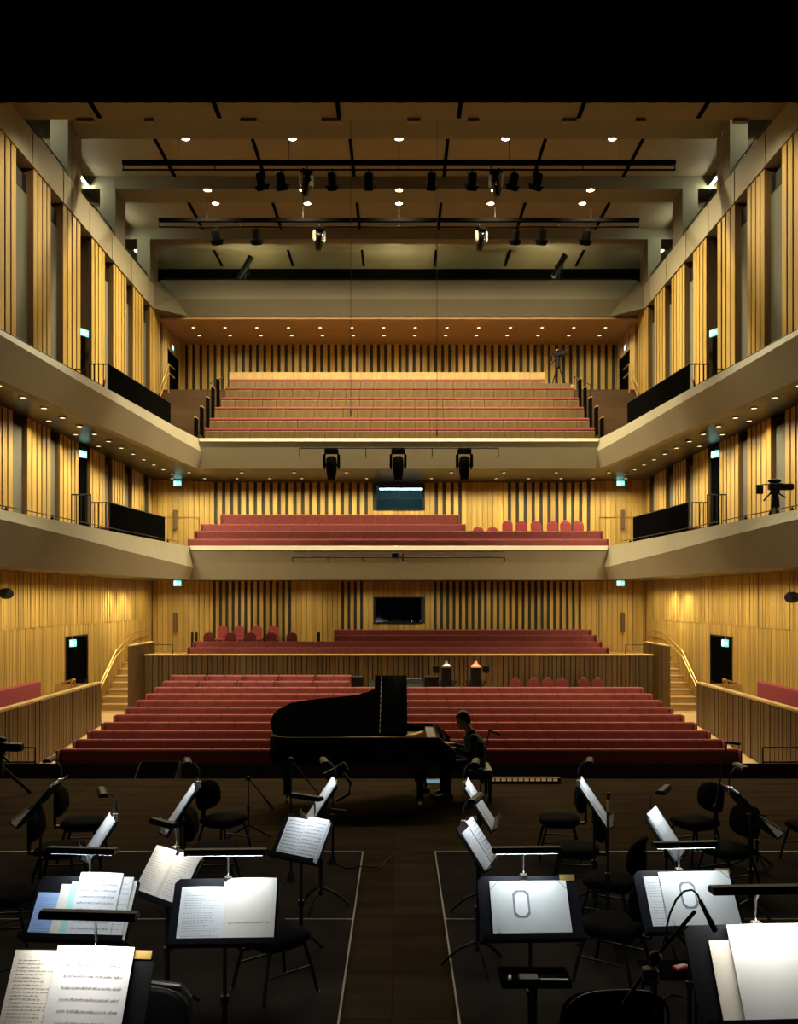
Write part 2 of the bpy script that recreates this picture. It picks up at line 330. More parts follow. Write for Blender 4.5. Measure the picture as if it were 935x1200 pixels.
# booth windows
for n, (z0, z1, px0, px1, cool) in enumerate(((Z(731, D0), Z(699.5, D0), 438.5, 495, False), (Z(598, D0), Z(566, D0), 440, 496.5, True))):
    a, b = X(px0, D0), X(px1, D0)
    m = MB(); m.box(a, b, D0 + .12, D0 + .13, z0, z1); pane = struct(m.build('window_%d' % (n + 1), 'glass'), 'control booth window in the back wall')
    m = MB(); t = .05
    for (x0, x1, c0, c1) in ((a, a + t, z0, z1), (b - t, b, z0, z1), (a, b, z0, z0 + t), (a, b, z1 - t, z1)): m.box(x0, x1, D0 + .0, D0 + .16, c0, c1)
    m.build('window_frame', 'black', pane)
    m = MB(); m.box(a - 1, b + 1, D0 + 2.6, D0 + 2.7, z0 - .9, z1 + .4); m.box(a - 1, a - .9, D0 + .3, D0 + 2.6, z0 - .9, z1 + .4); m.box(b + .9, b + 1, D0 + .3, D0 + 2.6, z0 - .9, z1 + .4)
    m.box(a - 1, b + 1, D0 + .3, D0 + 2.6, z1 + .38, z1 + .4); m.box(a - 1, b + 1, D0 + .3, D0 + 2.6, z0 - .9, z0 - .88)
    struct(m.build('wall_booth', 'screen' if cool else 'felt'), 'inside of the control booth')
    m = MB(); m.box(a - .2, b + .2, D0 + .5, D0 + 1.1, z0 - .3, z0 - .05)
    for k in range(7): m.rbox(a + .1 + k * .27, a + .26 + k * .27, D0 + .55, D0 + .7, z0 - .05, z0 + .07 + .05 * (k % 2), .01)
    tag(m.build('control_desk', 'black'), 'dark control desk seen through the %s booth window' % ('lit teal' if cool else 'unlit'), 'desk')
    if cool:
        t = thing('tube_light', 'cool white tube light inside the lit control booth', 'light', ((a + b) / 2 + .2, D0 + 1.4, z1 + .0))
        m = MB(); m.tube([(-1.0, 0, -.06), (1.0, 0, -.06)], .03, 8); m.build('tube', 'tubecool', t, True)
        m = MB(); m.box(-1.02, 1.02, -.05, .05, -.02, .36); m.build('batten', 'greygear', t)

# doors in the back wall: pull handles
for s in (-1, 1):
    for (zz, pyc, lab) in ((r(-2.0), 729.5, 'rear stalls'), (r(.95), 609, 'lower balcony')):
        xx = X(467.5 + s * 262.5, 34.4)
        m = MB(); m.box(xx - .9, xx - .885, 34.5, 34.53, zz, zz + 2.2); m.box(xx + .885, xx + .9, 34.5, 34.53, zz, zz + 2.2); m.box(xx - .9, xx + .9, 34.5, 34.53, zz + 2.2, zz + 2.21)
        d = struct(m.build('door_%d' % n_door, 'oakdark'), 'flush oak door joint in the back wall, %s' % lab); n_door += 1
        m = MB(); c = Z(pyc, 34.4); m.rbox(xx - .075, xx + .075, 34.38, 34.45, c - .38, c + .38, .02); m.build('door_handle', 'oakdark', d)

# --- balconies
EDGE = {1: [(13.0, 7.98), (17.3, 7.75), (20.5, 7.50), (23.6, 7.36), (27.7, 7.05), (29.5, 6.90)], 2: [(13.0, 8.4), (17.9, 7.97), (21.1, 7.67), (23.6, 7.40), (28.3, 6.96), (30.0, 6.73)]}
FLOORZ = {1: r(.94), 2: r(4.86)}; YF = {1: 29.5, 2: 30.0}; RIM = {1: r(1.76), 2: r(5.41)}; BOT = {1: r(.63), 2: r(4.37)}
CREASE = {1: [(13, r(1.60)), (17.5, r(1.52)), (29.5, r(1.04))], 2: [(13, r(5.26)), (17.9, r(5.20)), (30, r(4.92))]}
for lv in (1, 2):
    for s in (-1, 1):
        m = MB(); rings = []
        N = 24
        for k in range(N + 1):
            D = lerp(15.0, YF[lv], k / N); x = interp(EDGE[lv], D); zc = interp(CREASE[lv], D)
            rings.append([(s * p, D, z) for p, z in ((x + .16, RIM[lv]), (x, RIM[lv] - .02), (x - .14, zc), (x - .0, BOT[lv]), (x + .3, BOT[lv] + .03), (x + .3, BOT[lv] + .3), (x + .16, RIM[lv] - .9))])
        m.rings(rings); o = m.build('balcony_front', 'cream'); fix_normals(o.data)
        struct(o, 'cream %s balcony front on the %s side' % (('lower', 'upper')[lv - 1], SIDE[s]))
    xc = interp(EDGE[lv], YF[lv]); yf = YF[lv]
    zb = BOT[lv]; zt = RIM[lv]
    prof = [(yf + .16, zt), (yf + .02, zt - .02), (yf - .10, zt - .15), (yf - .06, zt - .17), (yf - .0, zb), (yf + .3, zb + .03), (yf + .3, zb + .3), (yf + .16, zt - .9)]
    m = MB(); m.rings([[(sx * (xc + (0 if yy >= yf else (yy - yf) * .9)), yy, zz) for yy, zz in prof] for sx in (-1, 1)])
    o = m.build('balcony_front', 'cream'); fix_normals(o.data); struct(o, 'cream %s balcony front across the hall' % ('lower', 'upper')[lv - 1])
    # soffits
    m = MB(); N = 12
    zw = r(4.68) if lv == 2 else r(.68)
    for s in (-1, 1):
        rings = []
        for k in range(N + 1):
            D = lerp(15.0, yf, k / N); x = interp(EDGE[lv], D) + .02
            rings.append([(s * x, D, zb + .02), (s * 9.9, D, zw), (s * 9.9, D, zw + .12), (s * x, D, zb + .14)])
        m.rings(rings)
    ze = r(4.5) if lv == 2 else r(.70)
    m.rings([[(x, yf, z0), (x, 34.7, z1), (x, 34.7, z1 + .14), (x, yf, z0 + .14)] for x, z0, z1 in ((-9.9, zw, max(ze, zw - .05)), (-xc, zb + .02, ze), (xc, zb + .02, ze), (9.9, zw, max(ze, zw - .05)))])
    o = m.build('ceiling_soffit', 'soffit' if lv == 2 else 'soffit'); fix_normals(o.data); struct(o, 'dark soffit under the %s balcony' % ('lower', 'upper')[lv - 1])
    # balcony floor
    m = MB(); zf = FLOORZ[lv]
    for s in (-1, 1):
        m.rings([[(s * (interp(EDGE[lv], D) + .14), D, zf - .1), (s * 9.9, D, zf - .1), (s * 9.9, D, zf), (s * (interp(EDGE[lv], D) + .14), D, zf)] for D in [lerp(15.0, yf, k / N) for k in range(N + 1)]])
    m.box(-9.9, 9.9, yf + .1, 34.6 if lv == 1 else 39.2, zf - .1, zf)
    o = m.build('floor_balcony', 'treaddark'); fix_normals(o.data); struct(o, 'floor of the %s balcony' % ('lower', 'upper')[lv - 1])
# top-tier floor, side steps of the upper balcony
m = MB(); m.box(-9.9, 9.9, 36.6, 39.2, r(8.3), r(8.42)); struct(m.build('floor_top', 'treaddark'), 'floor behind the top rows')
for s in (-1, 1):
    m = MB(); n = 20
    for k in range(n):
        z1 = r(5.3) + (k + 1) * .156; y0 = 30.3 + k * .3
        m.box(s * 6.78, s * 9.5, y0, 36.7, z1 - .156 if k else r(4.87), z1)
    struct(m.build('floor_steps_' + SIDE[s], 'treaddark'), 'dark brown aisle steps of the upper balcony on the ' + SIDE[s])

# --- ceiling
m = MB(); m.box(-11.8, 11.8, 22.6, 39.3, r(14.15), r(14.4)); m.box(-11.8, 11.8, 20.95, 22.6, r(12.08), r(12.4), 0); m.box(-11.8, 11.8, 22.5, 22.6, r(12.4), r(14.3))
ceiling = struct(m.build('ceiling', 'ceil'), 'beige ceiling')
for k, (u, nm) in enumerate(((25.7, 'near'), (30.0, 'middle'), (34.2, 'far'))):
    m = MB(); m.box(-11.6, 11.6, u, u + 1.05, r(13.74), r(14.16)); m.build('beam', 'beam', ceiling)
for (d0, d1, z) in ((20.98, 22.45, r(12.08)), (27.35, 29.98, r(14.15)), (31.9, 34.18, r(14.15)), (36.1, 38.0, r(14.15))):
    for xx in (-7.5, -4.5, -1.5, 1.5, 4.5, 7.5):
        m = MB(); m.box(xx - .05, xx + .05, d0, d1, z - .04, z + .02); m.build('slot', 'felt', ceiling)
for k in range(9):
    xx = -8.5 + k * 2.1 + random.uniform(-.4, .4); m = MB(); m.box(xx, xx + random.uniform(.2, .5), 22.5, 22.62, r(12.0), r(12.1)); m.build('cable_tray', 'ceil', ceiling)
m = MB()                                             # velour border above the stage front
pts = []; n = 160
for k in range(n + 1): pts.append((-11.8 + 23.6 * k / n, 20.8 + .015 * math.sin(k * 1.9)))
m.rings([[(x, y, r(11.55)) for x, y in pts] + [(x, y + .05, r(11.55)) for x, y in reversed(pts)], [(x, y, r(19)) for x, y in pts] + [(x, y + .05, r(19)) for x, y in reversed(pts)]])
tag(m.build('stage_border_curtain', 'felt'), 'black velour border curtain hanging across the top of the picture', 'curtain')
# technical gallery front and interior, oak soffit over the top rows
m = MB(); yf = 35.6
prof = [(yf + .2, r(12.68)), (yf + .02, r(12.68)), (yf - .22, r(11.85)), (yf - .02, r(11.22)), (yf + .2, r(11.22))]
m.rings([[(sx * (9.46 + (0 if k in (0, 1) else -.62 if k == 2 else -1.1)), y, z) for k, (y, z) in enumerate(prof)] for sx in (-1, 1)])
for s in (-1, 1):
    m.add([(s * 9.46, yf, r(12.68)), (s * 8.84, yf - .22, r(11.85)), (s * 8.36, yf - .02, r(11.22)), (s * 9.5, yf - 1.1, r(12.1)), (s * 9.5, yf - 1.1, r(11.22))], [(0, 1, 3), (1, 2, 4, 3)])
    m.add([(s * 8.36, yf - .02, r(11.22)), (s * 9.5, yf - 1.1, r(11.22)), (s * 9.5, yf + .1, r(11.22)), (s * 8.36, yf + .1, r(11.22))], [(0, 1, 2, 3)])
o = m.build('gallery_front', 'beam'); fix_normals(o.data); struct(o, 'grey beige front of the technical gallery')
m = MB(); m.box(-9.9, 9.9, 35.7, 38.4, r(11.95), r(12.05)); struct(m.build('floor_gallery', 'felt'), 'dark floor of the technical gallery')
m = MB(); m.box(-11.8, 11.8, 38.4, 38.6, r(12.0), r(13.55)); struct(m.build('wall_gallery_back', 'felt'), 'dark back of the technical gallery')
m = MB(); m.box(-11.8, 11.8, 38.4, 38.6, r(13.5), r(14.2)); struct(m.build('trim_3', 'felt'), 'upper back wall of the gallery')
m = MB(); m.box(-9.9, 9.9, 35.55, 39.2, r(11.1), r(11.17)); m.box(-9.9, 9.9, 35.6, 39.2, r(11.17), r(11.2), 1); struct(m.build('ceiling_oak', ['woodsoffit', 'felt']), 'reddish oak soffit above the top rows')
for k in range(3):
    t = thing('tube_light', 'greenish tube light behind the technical gallery front, %s from the left' % ORD[k], 'light', (-6 + k * 6, 36.2, r(12.3)))
    m = MB(); m.box(-.65, .65, -.06, .06, -.25, -.02); m.build('batten', 'greygear', t)
    m = MB(); m.tube([(-.6, 0, .03), (.6, 0, .03)], .035, 8); m.build('tube', 'tubegal', t, True)
# ------------------------------------------------------------------ downlights
RING = MB().lathe((0, 0, 0), [(.10, 0.01), (.10, -.012), (.075, -.015), (.072, .0)], 14).mesh('trim_ring', 'trimring', True)
LENS = MB().lathe((0, 0, 0), [(.070, -.004), (.03, -.006)], 14).mesh('lens', 'lens', True)
RINGB = MB().lathe((0, 0, 0), [(.17, 0.01), (.17, -.02), (.125, -.03), (.12, .0)], 16).mesh('trim_ring', 'trimring', True)
LENSB = MB().lathe((0, 0, 0), [(.12, -.008), (.05, -.012)], 16).mesh('lens', 'lensbig', True)
def downlight(loc, label, group, power, size, big=False, direction=(0, 0, -1), blend=.8, col=(1, .855, .51)):
    t = thing('downlight', label, 'light', loc, 0, group)
    inst('trim_ring', RINGB if big else RING, t); inst('lens', LENSB if big else LENS, t)
    if power: spot('lamp_beam', t, (0, 0, -.06), power, col, size, blend, .08, direction)
    return t
P_CEIL, P_SOFF, P_TOP, P_LOW = 2250, 102, 125, 66
NAMES5 = ['far left', 'left of centre', 'middle', 'right of centre', 'far right']
for k in range(5):
    downlight((-6.55 + 3.275 * k, 27.5, r(14.14)), 'large round ceiling light, %s of the row nearest the stage' % NAMES5[k], 'house lights in the ceiling', P_CEIL, 140, True, blend=1)
    downlight((-6.55 + 3.275 * k, 32.0, r(14.14)), 'large round ceiling light, %s of the row farthest from the stage' % NAMES5[k], 'house lights in the ceiling', P_CEIL * .7, 150, True, blend=1)
for k in (0, 1, 2, 3, 4):
    downlight((-6.42 + 3.21 * k, 30.06, r(13.73)), 'large round ceiling light on the middle beam, %s' % NAMES5[k], 'house lights in the ceiling', P_CEIL * .5, 140, True, blend=1)
for k in range(5):  # unseen lamps added to brighten the nearest side walls
    downlight((-7.4 + 3.7 * k, 21.15, r(12.07)), 'added unseen fill light just behind the black border curtain, %s' % NAMES5[k], 'house lights in the ceiling', P_CEIL * (.30 if k in (0, 4) else .06), 100, True, ((k - 2) * .2, .6, -1))
for s in (-1, 1):
    for k in range(13):
        D = 18.7 + 1.1 * k
        downlight((s * (8.32 - .02 * k), D, lerp(BOT[2], r(4.68), .25) + .005), 'small downlight in the %s side of the upper balcony soffit, %s from the stage' % (SIDE[s], ORD[k]), 'soffit downlights', P_SOFF, 166, blend=.5)
        downlight((s * 8.35, D, lerp(BOT[1], r(.68), .5) + .005), 'small downlight in the %s side of the lower balcony soffit, %s from the stage' % (SIDE[s], ORD[k]), 'soffit downlights', P_LOW, 166, blend=.5)
    for k in range(3):
        downlight((s * 8.95, 22.9 + 1.9 * k, lerp(BOT[2], r(4.68), .6)), 'small downlight close to the %s wall under the upper balcony, %s from the stage' % (SIDE[s], ORD[k]), 'soffit downlights', P_SOFF * .6, 166, blend=.5)
for s in (-1, 1):
    for k in range(2): downlight((s * 9.0, 29.4 + 1.5 * k, r(.655)), 'small downlight added to brighten the stalls stair on the %s, %s from the stage' % (SIDE[s], ORD[k]), 'soffit downlights', 150, 120)  # extra lamps added to lift the light on the stairs
for k in range(9):
    downlight((-7.28 + 1.82 * k, 31.1, r(4.37) + .02), 'small downlight under the upper balcony, front row across the hall, %s from the left' % ORD[k], 'soffit downlights', P_SOFF, 166, blend=.5)
for k in range(15):
    downlight((-8.4 + 1.2 * k, 33.2, r(4.45) + .02), 'small downlight under the upper balcony, row close to the back wall, %s from the left' % ORD[k], 'soffit downlights', P_SOFF * 1.2, 166, blend=.5)
    if k % 2 == 0: downlight((-8.4 + 1.2 * k, 33.0, r(.66)), 'small downlight under the lower balcony near the back wall, %s from the left' % ORD[k // 2], 'soffit downlights', P_LOW, 166, blend=.5)
    if k < 14:
        downlight((-8.4 + 1.295 * k, 36.6, r(11.09)), 'tiny downlight in the oak soffit over the top rows, front line, %s from the left' % ORD[k], 'oak soffit downlights', P_TOP, 150)
        downlight((-8.4 + 1.295 * k, 37.7, r(11.09)), 'tiny downlight in the oak soffit over the top rows, rear line, %s from the left' % ORD[k], 'oak soffit downlights', P_TOP * .8 if k % 2 else 0, 160)

# ------------------------------------------------------------------ bench seating
def cushion_mesh(w, h, th, lean, mname):
    m = MB(); rs = []
    for (z, k) in ((0, .02), (.03, 0), (h - .05, 0), (h - .012, .012), (h, .035)):
        y0 = lean * z
        rs.append([(-w / 2 + k * .3, y0 + k, z), (w / 2 - k * .3, y0 + k, z), (w / 2 - k * .3, y0 + th - k, z), (-w / 2 + k * .3, y0 + th - k, z)])
    m.rings(rs); return m.mesh('backrest', mname)
PITCH = .522
CUSH = {h: cushion_mesh(PITCH - .006, h, .11, .18, 'red') for h in (.62, .45, .30)}
SEATW = MB().rbox(-PITCH / 2 + .004, PITCH / 2 - .004, 0, .05, 0, .46, .012).mesh('seat', 'oakseat')
SEATR = MB().rbox(-PITCH / 2 + .004, PITCH / 2 - .004, -.42, 0, 0, .10, .02).mesh('seat', 'red')
def bench(label, x0, x1, D, top, h, group, seat=True):
    n = max(1, round((x1 - x0) / PITCH)); sx = (x1 - x0) / n / PITCH
    t = thing('bench_row', label, 'bench seating', ((x0 + x1) / 2, D, top - h - .28), 0, group)
    hw = (x1 - x0) / 2
    m = MB(); m.box(-hw, hw, .10, .2, -.25, h + .05); m.box(-hw, hw, .0, .14, -.25, .28)
    m.build('bench_frame', 'oakdark', t)
    for k in range(n):
        xx = -hw + (k + .5) * (2 * hw / n)
        o = inst('backrest', CUSH[h], t, (xx, -.02, .28)); o.scale.x = sx
        if seat: o = inst('seat', SEATR, t, (xx, -.02, .12)); o.scale.x = sx
    for e in (-1, 1):
        m = MB(); m.rbox(e * hw - .02, e * hw + .02, -.05, .2, -.25, h + .27, .008); m.build('end_panel', 'red', t)
    return t
TOPS = [3.113, 3.06, 3.004, 2.94, 2.875, 2.805, 2.732, 2.65, 2.56, 2.465, 2.365]
for i in range(9):
    D = 18.5 + .925 * i
    bench('long red upholstered bench row in the stalls, %s from the stage' % ORD[i], -7.05, 7.05, D, r(-TOPS[i]), .62, 'long stalls bench rows', seat=i < 2)
SEG = [(191, 231), (234, 275.5), (279, 320.5), (323.5, 365), (368, 408.5)]
SEG2 = [(200.5, 239.5), (243, 283.5), (286, 325), (327.5, 367), (371, 410.5)]
for q, sg in enumerate((SEG, SEG2)):
    for k, (a, b) in enumerate(sg):
        D = 18.5 + .925 * (9 + q)
        bench('short red bench section by the parapet, %s row, %s from the left' % (('front', 'rear')[q], ORD[k]), X(a, D), X(b, D), D, r(-TOPS[9 + q]), .62, 'short bench sections by the parapet', False)
# rear stalls
REAR = [(29.75, -1.86, 212.5, 720.5), (30.3, -1.63, 220, 712.7), (31.2, -1.48, 227, 705), (32.0, -1.285, 392, 698.5), (32.9, -1.115, 392, 692.8)]
for i, (D, z, a, b) in enumerate(REAR):
    zf = r(z) - .9
    if i: m = MB(); m.box(X(a, D), X(b, D), D + .1, 34.5, r(-2.2), zf + .25); struct(m.build('floor_tier', 'oakdark'), 'seating tier behind the parapet')
    bench('red bench row behind the parapet, %s from the front' % ORD[i], X(a, D), X(b, D), D, r(z), .45 if i else .30, 'bench rows behind the parapet', False)
# lower balcony
B1 = [(30.1, 2.02, 220.7, 712.5), (31.1, 2.37, 228.8, 705.4), (31.95, 2.68, 235.8, 545), (32.9, 3.12, 259, 537.5)]
for i, (D, z, a, b) in enumerate(B1):
    if i: m = MB(); m.box(X(a, D), X(705 if i == 1 else b, D), D + .1, 34.55, r(.95), r(z) - (.455 if i == 1 else .62)); struct(m.build('floor_tier', 'oakdark'), 'seating tier of the lower balcony')
    bench('red bench row on the lower balcony, %s from its front' % ORD[i], X(a, D), X(b, D), D, r(z), .45 if i else .30, 'bench rows on the lower balcony', False)
# upper balcony: folded wooden seats under a red strip
B2 = [(30.45, 5.46, 233, 703), (30.9, 5.90, 239.5, 697.4), (31.7, 6.41, 245, 692.6), (32.5, 6.97, 251, 686.8), (33.4, 7.52, 258.6, 681), (34.4, 8.13, 264, 672.7), (35.3, 8.67, 268.2, 638.7)]
REDTOP = MB().rbox(-PITCH / 2 + .002, PITCH / 2 - .002, 0, .12, 0, .10, .025).mesh('backrest', 'red')
for i, (D, z, a, b) in enumerate(B2):
    x0, x1 = X(a, D), X(b, D); n = round((x1 - x0) / PITCH); hw = (x1 - x0) / 2; sx = 2 * hw / n / PITCH
    t = thing('bench_row', 'wooden bench row with a red top strip on the upper balcony, %s from its front' % ORD[i], 'bench seating', ((x0 + x1) / 2, D, r(z) - .58), 0, 'bench rows on the upper balcony')
    m = MB(); m.box(-hw, hw, .06, .16, -.2, .50); m.build('bench_frame', 'oakdark', t)
    for k in range(n):
        xx = -hw + (k + .5) * (2 * hw / n)
        o = inst('seat', SEATW, t, (xx, 0, .015)); o.scale.x = sx
        o = inst('backrest', REDTOP, t, (xx, .03, .485)); o.scale.x = sx
    m = MB(); m.box(x0, x1, D + .16, 36.6, max(r(4.87), r(z) - 1.2), r(z) - .12); struct(m.build('floor_tier', 'oakdark'), 'seating tier of the upper balcony')
    if i == 5:
        m = MB(); m.box(x1 - 1.3, x1, 35.1, 35.16, r(8.0), r(8.45)); struct(m.build('wall_low', 'oakseat'), 'low oak wall')
D = 35.42
m = MB(); m.box(X(268.2, D), X(638.7, D), D + .1, D + .2, r(8.3), r(8.99)); struct(m.build('wall_rear_parapet', 'oakpale'), 'pale oak wall behind the top row')
m = MB(); m.box(X(638.7, D), X(674, D), D + .1, D + .2, r(8.0), r(8.50)); struct(m.build('wall_camera_bay', 'oakpale'), 'low pale oak wall of the camera bay')
EP = [(228.8, 493, 512), (235.5, 480, 502.5), (242.5, 469, 489), (248.7, 457, 477.5), (254.8, 447, 466.5)]
for s in (-1, 1):
    for k, (px, y0, y1) in enumerate(EP):
        D = B2[k][0] - .05; xx = s * abs(X(px, D)) 
        t = thing('bench_end_post', 'black upright panel with painted lit top at the %s end of upper balcony row %s' % (SIDE[s], ORD[k]), 'bench end', (xx, D, Z(y1, D)), 0, 'bench end posts of the upper balcony')
        h = Z(y0, D) - Z(y1, D) + .1; sz = r(5.3) + (math.floor((D - 30.3) / .3) + 1) * .156 - Z(y1, D)
        m = MB(); m.rbox(-.045, .045, 0, .24, min(sz, -.05), h, .012); m.build('panel', 'matte', t); m = MB(); m.rbox(-.05, .05, -.01, .29, h, h + .03, .008); m.build('cap', 'oakpale', t)  # pale cap puts the light on the post top into the colour
    m = MB(); pts = [(673, 441, 34.2), (674, 442, 34.6), (681, 446, 33.6), (692, 451, 32.9)]
    P = [(s * abs(X(p, d)), d, Z(q, d)) for p, q, d in pts]
    m.tube([(P[0][0], P[0][1], P[0][2] - .9)] + P, .018, 6); m.tube([(P[-1][0], P[-1][1], P[-1][2] - .9), P[-1]], .018, 6); 
    tag(m.build('handrail', 'black'), 'thin black handrail at the top corner of the upper balcony rows, %s side' % SIDE[s], 'handrail')
    m = MB()                                         # brass stair rail by the top door
    for dz in (0, -.35): m.tube([(s * 9.2, 36.7, r(9.4) + dz), (s * 9.15, 35.6, r(9.35) + dz), (s * 9.0, 33.8, r(8.0) + dz)], .025, 6)
    m.tube([(s * 9.15, 35.6, r(9.35)), (s * 9.15, 35.6, r(8.2))], .025, 6); m.tube([(s * 9.0, 33.8, r(8.0)), (s * 9.0, 33.8, r(6.9))], .025, 6)
    tag(m.build('handrail', 'brass'), 'brass double handrail below the %s top-tier door' % SIDE[s], 'handrail')
    # brass stair handrail in the stalls
    for q in (0, 1): pass
    m = MB(); hr = [(118, 801, 28.1), (136, 763, 29.6), (155, 744, 31.4), (165, 740, 32.4), (175, 738, 33.6)]
    P = [Vector((s * 9.36, d, Z(py, d))) for px, py, d in hr]
    m.tube(P, .028, 8); m.tube([p + Vector((0, -.05, -.20)) for p in P], .024, 8)
    for p in P: m.tube([p, p + Vector((0, -.05, -.2))], .015, 6); m.tube([p, p + Vector((s * .16, 0, -.03))], .015, 6)
    tag(m.build('handrail', 'brass'), 'brass double handrail climbing the stalls stair along the %s wall' % SIDE[s], 'handrail')
    m = MB(); m.tube([(s * 8.44, 29.6, r(-2.5)), (s * 8.5, 28.6, r(-2.72)), (s * 8.5, 28.45, r(-2.9))], .02, 6); m.tube([(s * 8.44, 28.8, r(-2.7)), (s * 8.5, 28.8, r(-2.7))], .015, 6)
    tag(m.build('handrail', 'brass'), 'short brass rail on the return wall beside the %s stalls stair' % SIDE[s], 'handrail')
    m = MB()
    for dz in (0, -.3): m.tube([(s * 9.4, 24.9, r(-2.35) + dz), (s * 8.9, 24.6, r(-2.2) + dz), (s * 8.7, 23.8, r(-2.15) + dz)], .025, 6)
    m.tube([(s * 8.9, 24.6, r(-2.2)), (s * 8.9, 24.6, r(-3.2))], .025, 6); m.tube([(s * 8.7, 23.8, r(-2.15)), (s * 8.7, 23.8, r(-3.2))], .025, 6)
    tag(m.build('handrail', 'brass'), 'small brass rail at the end of the red bench in the %s side box' % SIDE[s], 'handrail')
    m = MB(); z1 = r(-3.05)
    for zz in (z1, r(-3.35)): m.tube([(s * 7.47, 18.4, zz), (s * 8.25, 18.4, zz)], .018, 6)
    for xx in (7.47, 8.25): m.tube([(s * xx, 18.4, z1), (s * xx, 18.4, r(-3.9))], .018, 6)
    tag(m.build('guard_rail', 'black'), 'low black guard rail at the foot of the %s aisle' % SIDE[s], 'guard rail')
    m = MB(); z1 = Z(755.5, 31.5)
    m.tube([(s * X(754, 31.5), 31.5, z1 - .28), (s * X(754, 31.5), 31.5, z1), (s * X(732.5, 31.5), 31.5, z1), (s * X(732.5, 31.5), 31.5, z1 - .33)], .018, 6)
    tag(m.build('guard_rail', 'black'), 'thin guard rail on the rear floor by the top of the %s stalls stair' % SIDE[s], 'guard rail')
    # red bench in the side box
    t = thing('box_bench', 'red upholstered bench along the wall in the side box on the ' + SIDE[s], 'bench seating', (s * 9.2, 16.6, r(-3.2)))
    m = MB(); m.rbox(s * .14, s * .30, 0, 6.8, .30, 1.06, .03); m.build('backrest', 'redchair', t)
    m = MB(); m.rbox(s * -.25, s * .15, 0, 6.8, .32, .44, .03); m.build('seat', 'redchair', t)
    m = MB(); m.box(s * -.2, s * .25, 0.02, 6.75, 0, .32); m.build('base', 'oakdark', t)
    # benches along the side balconies
    for lv in (1, 2):
        zt = RIM[lv] + (.03 if lv == 1 else -.12)
        t = thing('balcony_bench', 'red bench along the %s balcony front on the %s' % (('lower', 'upper')[lv - 1], SIDE[s]), 'bench seating', (0, 0, RIM[lv] - .82))
        DS = ([20.8 + 1.5 * k for k in range(3)] if s > 0 else [16 + 1.5 * k for k in range(6)]) if lv == 1 else [16 + 1.5 * k for k in range(5)]
        m = MB(); m.rings([[(s * (interp(EDGE[lv], D) + o_), D, .82 + zt - RIM[lv] + dz) for o_, dz in ((.75, -.4), (.75, 0), (.86, 0), (.86, -.4))] for D in DS])
        o = m.build('backrest', 'redchair', t); fix_normals(o.data)
        m = MB(); m.rings([[(s * (interp(EDGE[lv], D) + o_), D, dz) for o_, dz in ((.76, FLOORZ[lv] - RIM[lv] + .82), (.76, .42), (1.2, .42), (1.2, FLOORZ[lv] - RIM[lv] + .82))] for D in DS])
        o = m.build('seat', 'red', t); fix_normals(o.data)
        m = MB(); pts = [(s * (interp(EDGE[lv], D) + .20), D, RIM[lv] + .10) for D in [16 + k for k in range(14 if lv == 1 else 8)]]
        m.tube(pts, .012, 6)
        for p in pts[::2]: m.tube([p, (p[0], p[1], RIM[lv] - .02)], .014, 6); m.box(p[0] - .03, p[0] + .03, p[1] - .03, p[1] + .03, RIM[lv] - .01, RIM[lv] + .06)
        tag(m.build('balcony_rail', 'black'), 'thin black rail on the %s balcony front on the %s' % (('lower', 'upper')[lv - 1], SIDE[s]), 'rail')
        # black guard panel and bars
        d0, d1 = (23.6, 28.3) if lv == 2 else (23.6, 27.9)
        hp = .78
        t = thing('safety_screen', 'tall solid black guard panel on the %s balcony front on the %s' % (('lower', 'upper')[lv - 1], SIDE[s]), 'screen', (0, 0, RIM[lv]))
        m = MB(); m.rings([[(s * (interp(EDGE[lv], D) + o_), D, z) for o_, z in ((.25, -.05), (.25, hp), (.28, hp), (.28, -.05))] for D in [lerp(d0, d1, k / 6) for k in range(7)]])
        o = m.build('panel', 'matte', t); fix_normals(o.data)
        m = MB(); m.tube([(s * (interp(EDGE[lv], D) + .265), D, hp) for D in [lerp(d0, d1, k / 6) for k in range(7)]], .02, 6); m.build('top_rail', 'black', t)
        xa = interp(EDGE[lv], d0) + .26
        t = thing('railing', 'black barred railing at the stage end of the %s black screen, %s side' % (('lower', 'upper')[lv - 1], SIDE[s]), 'railing', (0, d0, RIM[lv]))
        m = MB(); w = .62 if lv == 2 else .50; m.tube([(s * xa, 0, hp), (s * (xa + w), 0, hp)], .02, 6); m.tube([(s * xa, 0, -.3), (s * (xa + w), 0, -.3)], .02, 6); m.build('top_rail', 'black', t)
        for k in range(6): m = MB(); x_ = s * (xa + w * k / 5); m.tube([(x_, 0, -.7), (x_, 0, hp)], .014, 6); m.build('bar', 'black', t)
        t = thing('railing', 'black barred railing in front of the %s balcony black door, %s side' % (('lower', 'upper')[lv - 1], SIDE[s]), 'railing', (0, d0 - .35, RIM[lv]))
        h2 = .95 if lv == 1 else .55; xb = xa + w * .75; w2 = .5 if lv == 1 else .35
        m = MB(); m.tube([(s * xb, 0, h2), (s * (xb + w2), 0, h2)], .02, 6); m.build('top_rail', 'black', t)
        for k in range(5): m = MB(); x_ = s * (xb + w2 * k / 4); m.tube([(x_, 0, -.7), (x_, 0, h2)], .014, 6); m.build('bar', 'black', t)

